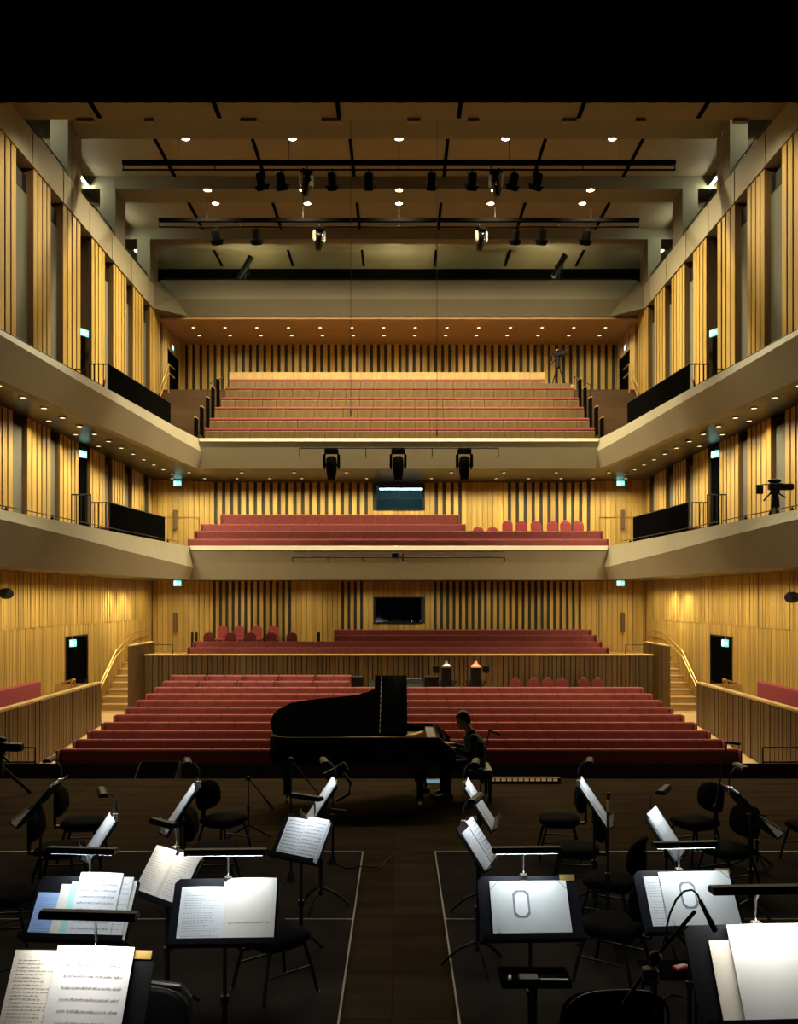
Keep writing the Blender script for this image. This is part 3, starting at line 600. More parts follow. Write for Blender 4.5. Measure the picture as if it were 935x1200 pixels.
# ------------------------------------------------------------------ loose red chairs
def red_chair(x, y, zf, label, group, h=.95, rz=0., cl='redchair'):
    t = thing('banquet_chair', label, 'chair', (x, y, zf), rz, group)
    m = MB(); rs = []
    for z, hw, k in ((h - .46, .12, 0), (h - .43, .17, 0), (h - .30, .195, 0), (h - .12, .195, .01), (h - .04, .15, .02), (h, .08, .03)):
        rs.append([(-hw, .18 + k + (z - .5) * .12, z), (hw, .18 + k + (z - .5) * .12, z), (hw, .24 + k + (z - .5) * .12, z), (-hw, .24 + k + (z - .5) * .12, z)])
    m.rings(rs); m.build('backrest', cl, t)
    m = MB(); m.rbox(-.22, .22, -.24, .2, .42, .50, .03); m.build('seat', cl, t)
    for a in (-1, 1):
        m = MB(); m.tube([(a * .19, -.2, .42), (a * .2, -.24, 0)], .014, 6); m.build('leg', 'black', t)
        m = MB(); m.tube([(a * .13, .28, h - .4), (a * .19, .2, .42), (a * .2, .27, 0)], .014, 6); m.build('leg', 'black', t)
    m = MB(); m.tube([(-.05, .3, h + .0), (-.05, .3, h + .035), (.05, .3, h + .035), (.05, .3, h)], .012, 6); m.build('handle', 'steel', t)
    return t
for k, px in enumerate((259.5, 278.8, 300, 319.2)):
    red_chair(X(px, 33.9), 33.9, Z(732.6, 33.9) - 1.0, 'red banquet chair against the slatted wall behind the parapet, %s of the rear four' % ORD[k], 'rear loose chairs in the stalls')
for k, px in enumerate((243, 268.8, 292.3, 316.3, 341)):
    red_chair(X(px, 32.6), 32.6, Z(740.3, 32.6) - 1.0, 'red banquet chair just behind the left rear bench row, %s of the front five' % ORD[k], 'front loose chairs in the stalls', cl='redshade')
for k, px in enumerate((561, 578.7, 594.7, 612, 630, 647.7, 664, 680)):
    low = k < 2; D = 32.7
    red_chair(X(px, D), D, Z(617 if low else 610, D) - .95, '%sred banquet chair on the right of the lower balcony, %s from the left' % ('low-set ' if low else '', ORD[k]), 'loose chairs on the lower balcony', .95, (0, .1, -.1)[k % 3])
for k, px in enumerate((605.4, 627, 643.5, 660, 686, 702.7)):
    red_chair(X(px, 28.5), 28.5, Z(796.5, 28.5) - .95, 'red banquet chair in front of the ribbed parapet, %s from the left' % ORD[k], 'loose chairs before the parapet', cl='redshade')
for s in (-1, 1):
    for lv, cnt in ((1, 2), (2, 1)):
        for k in range(cnt):
            red_chair(s * (7.92 + .26 * lv - .1 + .3 * k), 24.5 + .7 * k, RIM[lv] - .30, 'red chair behind the bars of the %s balcony on the %s, %s from the stage' % (('lower', 'upper')[lv - 1], SIDE[s], ORD[k]), 'loose chairs on the side balconies', .9, s * 1.2)

# ------------------------------------------------------------------ exit signs
def exit_sign(loc, rz, label, small=False):
    t = thing('exit_sign', label, 'sign', loc, rz, 'exit signs')
    m = MB(); m.rbox(-.16, .16, 0, .05, -.11, .11, .01); m.build('casing', 'sign_body', t)
    m = MB(); m.box(-.15, .15, -.008, 0, -.10, .10); m.build('face', 'sign', t)
    m = MB(); y = -.012                               # running figure, door and arrow
    def flat(pts): m.prism(pts, 'y', y, y + .003)
    flat([(-.13, -.08), (-.05, -.08), (-.05, .08), (-.13, .08)])
    flat([(.09, -.02), (.13, -.02), (.13, .02), (.09, .02)]); flat([(.055, 0), (.09, -.05), (.09, .05)])
    m.ell((.005, y, .06), .016, .004, .016, 8, 6)
    for a, b in (((0, .04), (-.01, -.01)), ((-.01, -.01), (.02, -.04)), ((.02, -.04), (.01, -.08)), ((-.01, -.01), (-.035, -.05)), ((0, .03), (.03, .01)), ((0, .03), (-.03, .0))):
        m.tube([(a[0], y, a[1]), (b[0], y, b[1])], .008, 4)
    m.build('pictogram', 'signwhite', t)
    m = MB(); m.tube([(0, .025, .11), (0, .025, .2)], .012, 6); m.build('bracket', 'sign_body', t)
for s in (-1, 1):
    exit_sign((s * 8.48, 34.3, Z(683.5, 34.3)), 0, 'small green exit sign above the oak door behind the stalls, %s side' % SIDE[s])
    exit_sign((s * 8.48, 34.3, Z(566.5, 34.3)), 0, 'small green exit sign above the oak door of the lower balcony, %s side' % SIDE[s])
    a = PI / 2 if s < 0 else -PI / 2
    exit_sign((s * 9.44, 26.9, Z(390, 26.9)), a + s * .5, 'small green exit sign at the black door of the upper balcony, %s wall' % SIDE[s])
    exit_sign((s * 9.44, 26.75, Z(532, 26.75)), a + s * .5, 'small green exit sign at the black door of the lower balcony, %s wall' % SIDE[s])
    exit_sign((s * 9.44, 37.4, Z(407.5, 37.4)), a, 'small green exit sign over the top-tier door, %s wall' % SIDE[s])
    exit_sign((s * 9.46, 26.0, r(-1.28)), a + s * .3, 'small green exit sign inside the black stalls doorway, %s wall' % SIDE[s])
# ------------------------------------------------------------------ rigging: bars, lamps, cables, cameras
def lighting_bar(D, xw, ztop, zlow, label, n=7):
    t = thing('lighting_bar', label, 'lighting bar', (0, D, ztop))
    m = MB(); m.box(-xw, xw, -.06, .06, -.06, .06); m.build('upper_rail', 'matte', t)
    m = MB(); m.tube([(-xw, 0, zlow - ztop), (xw, 0, zlow - ztop)], .028, 8); m.build('lower_tube', 'matte', t)
    for k in range(n):
        xx = -xw + .02 + k * (2 * xw - .04) / (n - 1); m = MB(); m.tube([(xx, 0, 0), (xx, 0, zlow - ztop)], .02, 6); m.build('hanger', 'black', t)
    for k in range(5): m = MB(); xx = -xw * .8 + k * xw * .4; m.tube([(xx, 0, 0), (xx, .1, r(14.15) - ztop)], .012, 6); m.build('suspension_wire', 'black', t)
lighting_bar(26.9, 8.3, Z(190.5, 26.9), Z(199, 26.9), 'long black lighting bar nearest the stage, hung below the ceiling')
lighting_bar(30.6, 8.2, Z(258, 30.6), Z(266, 30.6), 'long black lighting bar farther from the stage, hung below the ceiling')
def par_lamp(x, y, z, label, tilt=.5, yaw=0.):
    t = thing('spotlight', label, 'stage light', (x, y, z), yaw, 'lamps on the lighting bars')
    m = MB(); m.tube([(-.13, 0, -.30), (-.13, 0, -.08), (.13, 0, -.08), (.13, 0, -.30)], .014, 6); m.tube([(0, 0, -.08), (0, 0, .03)], .022, 6); m.build('yoke', 'matte', t)
    rot = Matrix.Rotation(tilt, 4, 'X'); T = Matrix.Translation((0, 0, -.30)) @ rot
    m = MB(); n = 14
    def ring(rad, zz): return [T @ Vector((rad * math.cos(2 * PI * k / n), rad * math.sin(2 * PI * k / n), zz)) for k in range(n)]
    m.rings([ring(.07, .20), ring(.12, .15), ring(.135, .0), ring(.14, -.16), ring(.14, -.18), ring(.12, -.18)]); m.build('body', 'matte', t)
    m = MB(); m.rings([ring(.118, -.17), ring(.06, -.16)]); m.build('lens', 'greygear', t)
    m = MB()
    for k in range(4):
        a = k * PI / 2; c = T @ Matrix.Rotation(a, 4, 'Z') @ Matrix.Translation((.16, 0, -.22)) @ Matrix.Rotation(.5, 4, 'Y'); m.mbox(c, .012, .24, .17)
    m.build('barn_doors', 'matte', t)
def moving_head(x, y, z, label, shiny=False, tilt=.25, yaw=0., k_=1.):
    t = thing('moving_head', label, 'stage light', (x, y, z), yaw, 'moving head lamps')
    m = MB(); m.rbox(-.2 * k_, .2 * k_, -.14 * k_, .14 * k_, -.12 * k_, .0, .02); m.box(-.13 * k_, -.09 * k_, -.03, .03, 0, .06); m.box(.09 * k_, .13 * k_, -.03, .03, 0, .06); m.build('base', 'matte', t)
    for s in (-1, 1): m = MB(); m.prism([(s * .17 * k_, -.12 * k_), (s * .25 * k_, -.16 * k_), (s * .25 * k_, -.50 * k_), (s * .20 * k_, -.60 * k_), (s * .17 * k_, -.50 * k_)], 'y', -.07 * k_, .07 * k_); o = m.build('yoke_arm', 'silver' if shiny else 'matte', t); fix_normals(o.data)
    T = Matrix.Translation((0, 0, -.46 * k_)) @ Matrix.Rotation(tilt, 4, 'X'); n = 14
    def ring(rad, zz): return [T @ Vector((rad * k_ * math.cos(2 * PI * j / n), rad * k_ * math.sin(2 * PI * j / n), zz * k_)) for j in range(n)]
    m = MB(); m.rings([ring(.08, .26), ring(.15, .20), ring(.165, .0), ring(.15, -.2), ring(.12, -.36), ring(.12, -.42), ring(.10, -.42)]); m.build('head', 'lacquer' if shiny else 'matte', t, True)
    m = MB(); m.rings([ring(.10, -.415), ring(.04, -.43)]); m.build('lens', 'greygear', t)
    if shiny:
        m = MB(); m.ell(T @ Vector((.05, -.13 * k_, .05)), .035, .02, .09); m.build('reflector', 'chrome', t, True)
L1, L2 = Z(199, 26.9), Z(266, 30.6)
for k, (px, kind) in enumerate(((305.6, 0), (329, 0), (359, 1), (389, 0), (432, 0), (505.5, 0), (553.5, 0), (581, 1), (602, 0), (630, 0))):
    if kind: moving_head(X(px, 26.9), 26.9, L1 - .03, 'shiny moving head lamp on the bar nearest the stage, %s' % ('left one' if px < 467 else 'right one'), True, .5, .5 if px < 467 else -.5, .85)
    else: par_lamp(X(px, 26.9), 26.9, L1, 'black barn-door spotlight on the bar nearest the stage, %s lamp from left' % ORD[k], .5, (k - 4) * .1)
for k, (px, kind) in enumerate(((253, 0), (300, 0), (374, 1), (564, 1), (604, 0), (635.6, 0), (687, 0))):
    if kind: moving_head(X(px, 30.6), 30.6, L2 - .03, 'shiny moving head lamp on the bar farther from the stage, %s' % ('left one' if px < 467 else 'right one'), True, .4, .4, .85)
    else: par_lamp(X(px, 30.6), 30.6, L2 - .0, 'black barn-door spotlight on the bar farther from the stage, %s lamp from left' % ORD[k], .3, (k - 3) * .15)
# balcony front pipes
def pipe(D, x0, x1, z, label, n, drop):
    t = thing('pipe', label, 'lighting bar', (0, D, z))
    m = MB(); m.tube([(x0, 0, 0), (x1, 0, 0)], .024, 8); m.build('tube', 'black', t)
    for k in range(n):
        xx = lerp(x0, x1, k / (n - 1)); m = MB(); m.tube([(xx, 0, 0), (xx, 0, -drop), (xx, .42, -drop)], .014, 6); m.build('bracket', 'black', t)
PD = 29.45
pipe(PD, X(351, PD), X(584, PD), Z(525, PD), 'black pipe across the front of the upper balcony carrying three lamps', 4, .25)
for k, px in enumerate((388.5, 466.5, 544)):
    moving_head(X(px, PD), PD - .05, Z(527, PD), 'large black moving head lamp hanging before the upper balcony, %s' % ('left', 'middle', 'right')[k], False, .08, 0, 1.12)
PD = 29.0
pipe(PD, X(342.5, PD), X(591.5, PD), Z(653, PD), 'thin black pipe across the front of the lower balcony', 7, .14)
t = thing('camera', 'small black camera clamped to the thin pipe on the lower balcony', 'camera', (X(463, PD), PD, Z(651, PD)))
m = MB(); m.rbox(-.12, .12, -.12, .14, -.09, .09, .02); m.build('body', 'black', t); m = MB(); m.tube([(0, -.1, 0), (0, -.2, 0)], [.05, .06], 10); m.build('lens', 'lacquer', t); m = MB(); m.tube([(.25, 0, .06), (.25, 0, -.18)], .03, 8); m.tube([(.06, 0, 0), (.25, 0, 0)], .012, 6); m.build('clamp', 'black', t)
m = MB(); m.tube([(X(342.5, PD), PD + .35, Z(646, PD)), (X(591.5, PD), PD + .35, Z(646, PD))], .012, 6); tag(m.build('cable', 'black'), 'thin cable strung along the lower balcony front above the pipe', 'cable')
for px, y1, lab in ((84, 485, 'far left'), (411, 482, 'left of centre'), (512, 505, 'right of centre'), (846, 485, 'far right')):
    D = 24.0; x = X(px, D)
    m = MB(); m.tube([(x, D, r(13.7)), (x, D, Z(y1, D))], .007, 5); t = tag(m.build('hanging_cable', 'black'), 'thin black cable hanging down from the ceiling, ' + lab, 'cable')
    m = MB(); m.tube([(x, D, Z(y1, D) + .03), (x, D, Z(y1, D) - .14)], .016, 8); m.build('microphone_capsule', 'black', t)
# TV camera on the lower balcony, right
def tv_camera(x, y, zf, height, label, k=1., yaw=0., simple=False):
    t = thing('tv_camera', label, 'camera', (x, y, zf), yaw)
    h = height
    m = MB(); m.rbox(-.18 * k, .30 * k, -.12 * k, .12 * k, h - .34 * k, h - .10 * k, .03 * k); m.build('body', 'black', t)
    m = MB(); m.rbox(.30 * k, .68 * k, -.11 * k, .11 * k, h - .34 * k, h - .12 * k, .03 * k); m.build('lens_hood', 'black', t)
    m = MB(); m.rbox(-.62 * k, -.38 * k, -.04 * k, .04 * k, h - .48 * k, h - .15 * k, .02 * k); m.box(-.4 * k, -.18 * k, -.015, .015, h - .16 * k, h - .13 * k); m.build('viewfinder', 'black', t)
    m = MB(); m.ell((0.02 * k, 0, h - .02 * k), .24 * k, .1 * k, .08 * k); m.build('handle', 'black', t, True)
    m = MB(); m.rbox(.0, .08 * k, -.105 * k, -.05 * k, h - .02 * k, h + .06 * k, .01); m.build('tally_light', 'silver', t)
    m = MB(); m.rbox(-.12 * k, .18 * k, -.1 * k, .1 * k, h - .5 * k, h - .34 * k, .02); m.tube([(.1 * k, 0, h - .42 * k), (.38 * k, -.1 * k, h - .62 * k)], .018, 6); m.tube([(-.1 * k, 0, h - .42 * k), (-.40 * k, -.1 * k, h - .72 * k)], .02, 6); m.build('pan_head', 'black', t)
    m = MB(); m.tube([(0.04 * k, 0, h - .45 * k), (0.04 * k, 0, h - .95 * k)], [.11 * k, .16 * k], 10); m.build('column', 'black', t)
    for j in range(3):
        a = j * 2.094 + .5; m = MB(); m.tube([(0.04 * k, 0, h - .7 * k), (.04 * k + .45 * math.cos(a), .45 * math.sin(a), 0)], .028, 6); m.build('leg', 'black', t)
    return t
tv_camera(8.20, 19.6, r(.94), Z(563, 19.6) - r(.94), 'black television camera on a tripod behind the lower balcony front on the right', .62)
t = tv_camera(X(653, 36.9), 36.9, r(8.42), Z(411, 36.9) - r(8.42), 'black tripod camera standing behind the top rows of the upper balcony', .75, -.9)
# tech gallery lamps
GD = 36.2
def follow_spot(px, py, label, rz, shiny):
    t = thing('follow_spot', label, 'stage light', (X(px, GD), GD, r(12.05)), rz, 'lamps in the technical gallery'); h = Z(py, GD) - r(12.05)
    m = MB(); m.tube([(0, 0, 0), (0, 0, h - .1)], .05, 8); m.build('stand', 'black', t)
    m = MB(); T = Vector((.25, 0, .45)); m.tube([Vector((0, 0, h)) - T * 1.0, Vector((0, 0, h)) + T * .6, Vector((0, 0, h)) + T], [.10, .12, .13], 12); m.build('body', 'greygear' if shiny else 'black', t)
    m = MB(); m.tube([(-.17, 0, h + .05), (-.17, 0, h - .25), (.17, 0, h - .25), (.17, 0, h + .05)], .02, 6); m.build('yoke', 'black', t)
follow_spot(287, 314, 'follow spot with a silver end on the technical gallery, left', 0, True)
follow_spot(655, 312, 'large dark follow spot on the technical gallery, right', .2, False)
for k, px in enumerate((255, 625)):
    t = thing('floodlight', 'small floodlight resting on the technical gallery edge, %s' % ('left', 'right')[k], 'stage light', (X(px, GD), GD, r(12.05)))
    m = MB(); m.rbox(-.16, .16, -.1, .1, .55, .85, .03); m.build('body', 'black', t); m = MB(); m.tube([(-.2, 0, .7), (-.2, 0, .4), (.2, 0, .4), (.2, 0, .7)], .016, 6); m.tube([(0, 0, 0), (0, 0, .4)], .03, 6); m.build('yoke', 'steel', t)
m = MB(); m.tube([(-9.3, 35.72, r(12.75)), (9.3, 35.72, r(12.75))], .02, 6)
for k in range(13): m.tube([(-9.2 + k * 1.53, 35.72, r(12.3)), (-9.2 + k * 1.53, 35.72, r(12.75))], .015, 6)
tag(m.build('gallery_rail', 'black'), 'thin black rail along the technical gallery front', 'rail')
# wall lamps at the picture edges, stalls level
for s, py in ((-1, 695.5), (1, 700)):
    t = thing('wall_spotlight', 'black spotlight bracketed to the stalls wall on the ' + SIDE[s], 'stage light', (s * 9.2, 21.1, Z(py, 21.1)), 0)
    m = MB(); m.tube([(s * .1, 0, 0), (-s * .04, -.1, .0), (-s * .1, -.14, -.02)], [.13, .13, .10], 12); m.build('body', 'black', t); m = MB(); m.tube([(s * .05, .02, 0), (s * .28, .08, .1)], .03, 6); m.build('bracket', 'black', t)
# equipment between stalls and parapet
def robot_camera(px, s, lamp, label):
    D = 27.6; zf = r(-3.3); t = thing('remote_camera', label, 'camera', (X(px, D), D, zf), 0); top = Z(775, D) - zf
    m = MB(); m.tube([(0, 0, 0), (0, 0, top - .75)], [.22, .13], 10); m.build('pedestal', 'black', t)
    m = MB(); m.rbox(-.16, .16, -.16, .16, top - .52, top - .18, .03); m.build('body', 'black', t)
    m = MB(); m.rbox(-.19, .19, -.15, .15, top - .80, top - .52, .04); m.tube([(-.30, 0, top - .6), (-.22, -.05, top - .74), (0, -.05, top - .78), (.22, -.05, top - .74), (.30, 0, top - .6)], .03, 6); m.build('pan_head', 'black', t)
    m = MB(); m.rings([[(-.14, -.16, top - .18), (.14, -.16, top - .18), (.14, .1, top - .18), (-.14, .1, top - .18)], [(-.13, -.15, top - .13), (.13, -.15, top - .13), (.13, .1, top - .13), (-.13, .1, top - .13)], [(-.05, -.1, top - .08), (.05, -.1, top - .08), (.05, .06, top - .08), (-.05, .06, top - .08)], [(-.03, -.06, top), (.03, -.06, top), (.03, .03, top), (-.03, .03, top)]]); m.build('top_cover', lamp, t)
    m = MB(); m.rbox(s * .22, s * .42, -.05, .08, top - .36, top - .14, .02); m.tube([(s * .15, 0, top - .25), (s * .25, 0, top - .25)], .02, 6); m.build('monitor', 'black', t)
robot_camera(523, -1, 'silver', 'black remote camera with a white top before the ribbed parapet'); robot_camera(557.5, 1, 'redglow', 'black remote camera with a glowing red top before the ribbed parapet')
D = 27.9; zf = r(-3.3)
t = thing('equipment_case', 'dark grey equipment case beside the white-topped remote camera', 'case', (X(505.5, D), D, zf)); m = MB(); h = Z(792.5, D) - zf; m.rbox(-.22, .22, -.15, .15, .02, h - .06, .02); m.build('body', 'greygear', t); m = MB(); m.rbox(-.222, .222, -.152, .152, h - .055, h, .015); m.build('lid', 'greygear', t)
t = thing('mixing_desk', 'low mixing desk behind the raised piano lid', 'desk', (X(464, D), D, zf)); h = Z(801, D) - zf
m = MB(); m.rings([[(-.80, -.3, h - .25), (.80, -.3, h - .25), (.80, .3, h - .25), (-.80, .3, h - .25)], [(-.84, -.3, h - .1), (.84, -.3, h - .1), (.84, .3, h + .08), (-.84, .3, h + .08)]]); m.build('console', 'greygear', t)
for sx in (-1, 1): m = MB(); m.box(sx * .7 - .04, sx * .7 + .04, -.25, .25, 0, h - .25); m.build('leg', 'black', t)
m = MB(); m.tube([(.2, .1, h + .12), (.78, .1, h + .12)], .03, 8); m.build('desk_lamp', 'steel', t)
t = thing('loudspeaker', 'small black loudspeaker at the end of the short bench sections', 'speaker', (X(418.5, D), D, zf)); m = MB(); h = Z(792.5, D) - zf; m.rbox(-.2, .2, -.15, .15, h - .36, h, .02); m.build('cabinet', 'black', t); m = MB(); m.lathe((0, 0, 0), [(.03, 0.03), (.03, h - .36)], 8); m.lathe((0, 0, 0), [(.2, 0), (.18, .03)], 12); m.build('stand', 'black', t)
for k, px in enumerate((225, 230)):
    m = MB(); m.rbox(X(px, 32.3) - .04, X(px, 32.3) + .04, 32.3, 32.36, r(-2.0), Z(741, 32.3), .01); tag(m.build('rail_post', 'black'), 'black upright post at the left end of the rear bench rows, %s' % ('outer', 'inner')[k], 'post')
m = MB(); m.rbox(X(373.3, 32.3) - .05, X(373.3, 32.3) + .05, 32.3, 32.36, r(-2.0), Z(741, 32.3), .01); tag(m.build('rail_post', 'black'), 'black upright post left of the two topmost rear bench rows', 'post')
# ------------------------------------------------------------------ concert grand
t = thing('grand_piano', 'black concert grand piano with its lid raised at centre stage', 'piano', (0, 12.6, 0))
plan = [(.58, 0), (-1.55, 0), (-1.76, .08), (-1.86, .30), (-1.83, .58), (-1.66, .80), (-1.32, .88), (-.92, .96), (-.52, 1.14), (-.22, 1.40), (0, 1.50), (.58, 1.50)]
cx_, cy_ = -.5, .6
inner = [(x + (-.05 if x > cx_ else .05), y + (-.05 if y > cy_ else .05)) for x, y in plan]
m = MB(); m.rings([[(x, y, z) for x, y in p] for p, z in ((plan, .62), (plan, 1.0), (inner, 1.0), (inner, .86))]); o = m.build('case', 'lacquer', t); fix_normals(o.data)
m = MB(); m.prism([(x * .999, y) for x, y in inner], 'z', .861, .885); o = m.build('iron_plate', 'plate', t); fix_normals(o.data)
m = MB(); 
for k in range(46): m.tube([(.40, .1 + k * .029, .91), (-1.55 + .028 * k + .02 * max(0, k - 20), .12 + k * .014, .91)], .0022, 4)
m.build('strings', 'brass', t)
m = MB(); m.rbox(.40, .56, .06, 1.44, .88, .955, .01); m.build('pin_block', 'plate', t)
m = MB(); m.box(.58, .80, 0, 1.5, .60, .70); m.box(.78, .80, .05, 1.45, .70, .725); m.build('keybed', 'lacquer', t)
for y0 in (0, 1.44): m = MB(); m.prism([(.58, .70), (.80, .70), (.80, .80), (.74, .86), (.64, .93), (.58, 1.0)], 'y', y0, y0 + .06); o = m.build('cheek', 'lacquer', t); fix_normals(o.data)
m = MB(); m.box(.575, .60, .06, 1.44, .70, .93); m.build('fallboard', 'lacquer', t)
m = MB()
for k in range(52): m.box(.605, .755, .135 + k * .0237, .135 + k * .0237 + .0227, .71, .732)
m.build('white_keys', 'ivory', t)
m = MB()
for k in range(51):
    if k % 7 in (0, 2, 3, 5, 6): m.box(.605, .70, .135 + (k + 1) * .0237 - .006, .135 + (k + 1) * .0237 + .006, .732, .744)
m.build('black_keys', 'lacquer', t)
th = math.radians(29); LT = Matrix(((1, 0, 0, 0), (0, math.cos(th), -math.sin(th), 0), (0, math.sin(th), math.cos(th), 1.02), (0, 0, 0, 1)))
lid = [(.10, 0), (-1.55, 0), (-1.78, .06), (-1.85, .28), (-1.83, .48), (-1.76, .62), (-1.6, .77), (-1.46, .82), (-1.16, .885), (-.85, .93), (-.63, .98), (-.46, 1.06), (-.36, 1.15), (-.2, 1.32), (0, 1.42), (.10, 1.43)]
m = MB(); m.rings([[LT @ Vector((x, w, n)) for x, w in lid] for n in (0, .022)]); o = m.build('lid', 'lacquer', t); fix_normals(o.data)
m = MB(); m.rings([[LT @ Vector((x, w, n)) for x, w in ((-.37, .0), (.12, .0), (.12, 1.46), (-.37, 1.46))] for n in (.026, .048)]); o = m.build('lid_flap', 'lacquer', t); fix_normals(o.data)
m = MB()
for w in [.12 * k for k in range(12)]: m.mbox(LT @ Matrix.Translation((-.27, w + .06, .05)), .012, .09, .006)
m.build('piano_hinge', 'plate', t)
m = MB(); m.tube([(.03, 1.44, .98), LT @ Vector((.02, 1.25, 0))], .012, 6); m.build('lid_prop', 'lacquer', t)
for (lx, ly) in ((.30, .13), (.30, 1.37), (-1.62, .40)):
    m = MB(); m.rings([[(lx + a * q, ly + b * q, z) for a, b in ((-1, -1), (1, -1), (1, 1), (-1, 1))] for q, z in ((.085, .62), (.085, .50), (.055, .46), (.045, .16), (.06, .12))]); lg = m.build('leg', 'lacquer', t)
    m = MB(); m.tube([(lx - .02, ly, .05), (lx + .02, ly, .05)], .05, 12); m.tube([(lx, ly, .05), (lx, ly, .13)], .018, 8); m.build('caster', 'brass', lg)
m = MB(); m.tube([(.36, .66, .62), (.40, .68, .14)], .018, 8); m.tube([(.36, .84, .62), (.40, .82, .14)], .018, 8); m.rbox(.34, .46, .60, .90, .08, .15, .015); m.build('pedal_lyre', 'lacquer', t)
for y0 in (.67, .75, .83): m = MB(); m.tube([(.46, y0, .07), (.56, y0, .045)], .014, 8); m.build('pedal', 'brass', t)
# bench
t = thing('piano_bench', 'black padded piano bench under the seated pianist', 'bench', (1.17, 13.32, 0))
m = MB(); m.rbox(-.18, .20, -.34, .34, .38, .47, .03); m.build('seat', 'leather', t)
for a in (-1, 1):
    for b in (-1, 1): m = MB(); m.rings([[(a * .15 + p * q, b * .29 + w * q, z) for p, w in ((-1, -1), (1, -1), (1, 1), (-1, 1))] for q, z in ((.03, .38), (.022, 0))]); m.build('leg', 'lacquer', t)
m = MB(); m.box(-.17, .19, -.32, .32, .33, .38); m.build('apron', 'lacquer', t)
# pianist
def remesh(o, vox, sm=4):
    r_ = o.modifiers.new('remesh', 'REMESH'); r_.mode = 'VOXEL'; r_.voxel_size = vox; r_.use_smooth_shade = True
    s_ = o.modifiers.new('smooth', 'SMOOTH'); s_.factor = .5; s_.iterations = sm
pp = thing('person', 'person in dark clothes seated at the piano, bent over the keys', 'person', (1.12, 13.3, 0))
def limbs(m, grow=0., arms=True, legs=True, torso=True, hands=True, sleeve=1.):
    if torso:
        m.rings([[Vector((cx0 + rx * math.cos(2 * PI * k / 16), ry * math.sin(2 * PI * k / 16), z)) for k in range(16)] for cx0, rx, ry, z in
                 ((.02, .10 + grow, .14 + grow, .42), (.02, .135 + grow, .18 + grow, .50), (.025, .14 + grow, .175 + grow, .62), (.015, .15 + grow, .19 + grow, .74), (-.005, .145 + grow, .205 + grow, .84), (-.04, .115 + grow, .175 + grow, .92), (-.055, .06 + grow, .08 + grow, .965))])
    for s in (-1, 1):
        if arms:
            sh, el, wr = Vector((-.03, s * .19, .90)), Vector((-.05, s * .275, .665)), Vector((-.315, s * .20, .765))
            m.ell(sh, .065 + grow, .065 + grow, .07 + grow)
            m.tube([sh, lerp(sh, el, .5), el], [.055 + grow, .047 + grow, .040 + grow], 10)
            m.ell(el, .042 + grow, .042 + grow, .042 + grow)
            m.tube([el, lerp(el, wr, .35), lerp(el, wr, sleeve)], [.041 + grow, .039 + grow, .027 + grow], 10)
        if legs:
            hp, kn, an = Vector((-.02, s * .10, .505)), Vector((-.42, s * .13, .51)), Vector((-.47 if s > 0 else -.40, s * .12, .09))
            m.ell(hp, .095 + grow, .095 + grow, .09 + grow); m.tube([hp, lerp(hp, kn, .5), kn], [.09 + grow, .08 + grow, .062 + grow], 12); m.ell(kn, .062 + grow, .06 + grow, .062 + grow)
            m.tube([kn, lerp(kn, an, .35), an], [.06 + grow, .056 + grow, .038 + grow], 10)
m = MB(); limbs(m)
m.tube([(-.045, 0, .92), (-.075, 0, .99), (-.115, 0, 1.06), (-.15, 0, 1.13)], [.085, .062, .056, .05], 14)
HT = Matrix.Rotation(math.radians(-22), 3, 'Y')
hc = Vector((-.17, 0, 1.155))
m.ell(hc, .102, .080, .122, 18, 14, 0, HT)
def hp_(x, y, z): return hc + HT @ Vector((x, y, z))
m.ell(hp_(-.045, 0, -.06), .055, .055, .062, 12, 10, 0, HT)           # jaw
m.tube([hp_(-.088, 0, .015), hp_(-.118, 0, -.028), hp_(-.088, 0, -.038)], [.010, .017, .012], 8)   # nose
m.ell(hp_(-.098, 0, -.068), .012, .024, .010, 10, 6, 0, HT); m.ell(hp_(-.086, 0, -.105), .02, .024, .018, 10, 6, 0, HT)  # mouth, chin
for s in (-1, 1): m.ell(hp_(.01, s * .075, -.01), .022, .010, .034, 10, 8, 0, HT); m.ell(hp_(-.086, s * .03, .022), .014, .02, .008, 8, 6, 0, HT)
for s in (-1, 1):                                    # hands: palm, thumb and four unequal fingers on the keys
    wr = Vector((-.315, s * .20, .765)); pc = wr + Vector((-.065, 0, .012))
    m.ell(wr + Vector((-.01, 0, 0)), .03, .028, .02); m.ell(pc, .052, .042, .017)
    for q, ln in enumerate((.064, .074, .068, .052)):
        y0 = s * (-.033 + .022 * q); b = pc + Vector((-.036, y0, .004)); k1 = b + Vector((-ln * .5, y0 * .15, .014)); k2 = k1 + Vector((-ln * .4, 0, -.022)); k3 = k2 + Vector((-ln * .12, 0, -.022))
        m.tube([pc + Vector((0, y0 * .7, 0)), b, k1, k2, k3], [.010, .0095, .009, .008, .0065], 8)
    b = pc + Vector((.012, -s * .03, -.002)); m.tube([pc, b, b + Vector((-.03, -s * .022, -.006)), b + Vector((-.058, -s * .026, -.016))], [.012, .013, .0105, .008], 8)
body = m.build('body', 'skin', pp); fix_normals(body.data); remesh(body, .0065, 2)
m = MB(); limbs(m, .012, True, False, True, False, .93); m.tube([(-.035, 0, .92), (-.075, 0, 1.0)], [.085, .074], 12); o = m.build('shirt', 'shirt', pp); fix_normals(o.data); remesh(o, .012, 4)
m = MB(); limbs(m, .014, False, True, False); m.ell((.02, 0, .50), .15, .19, .10); o = m.build('trousers', 'trousers', pp); fix_normals(o.data); remesh(o, .012, 4)
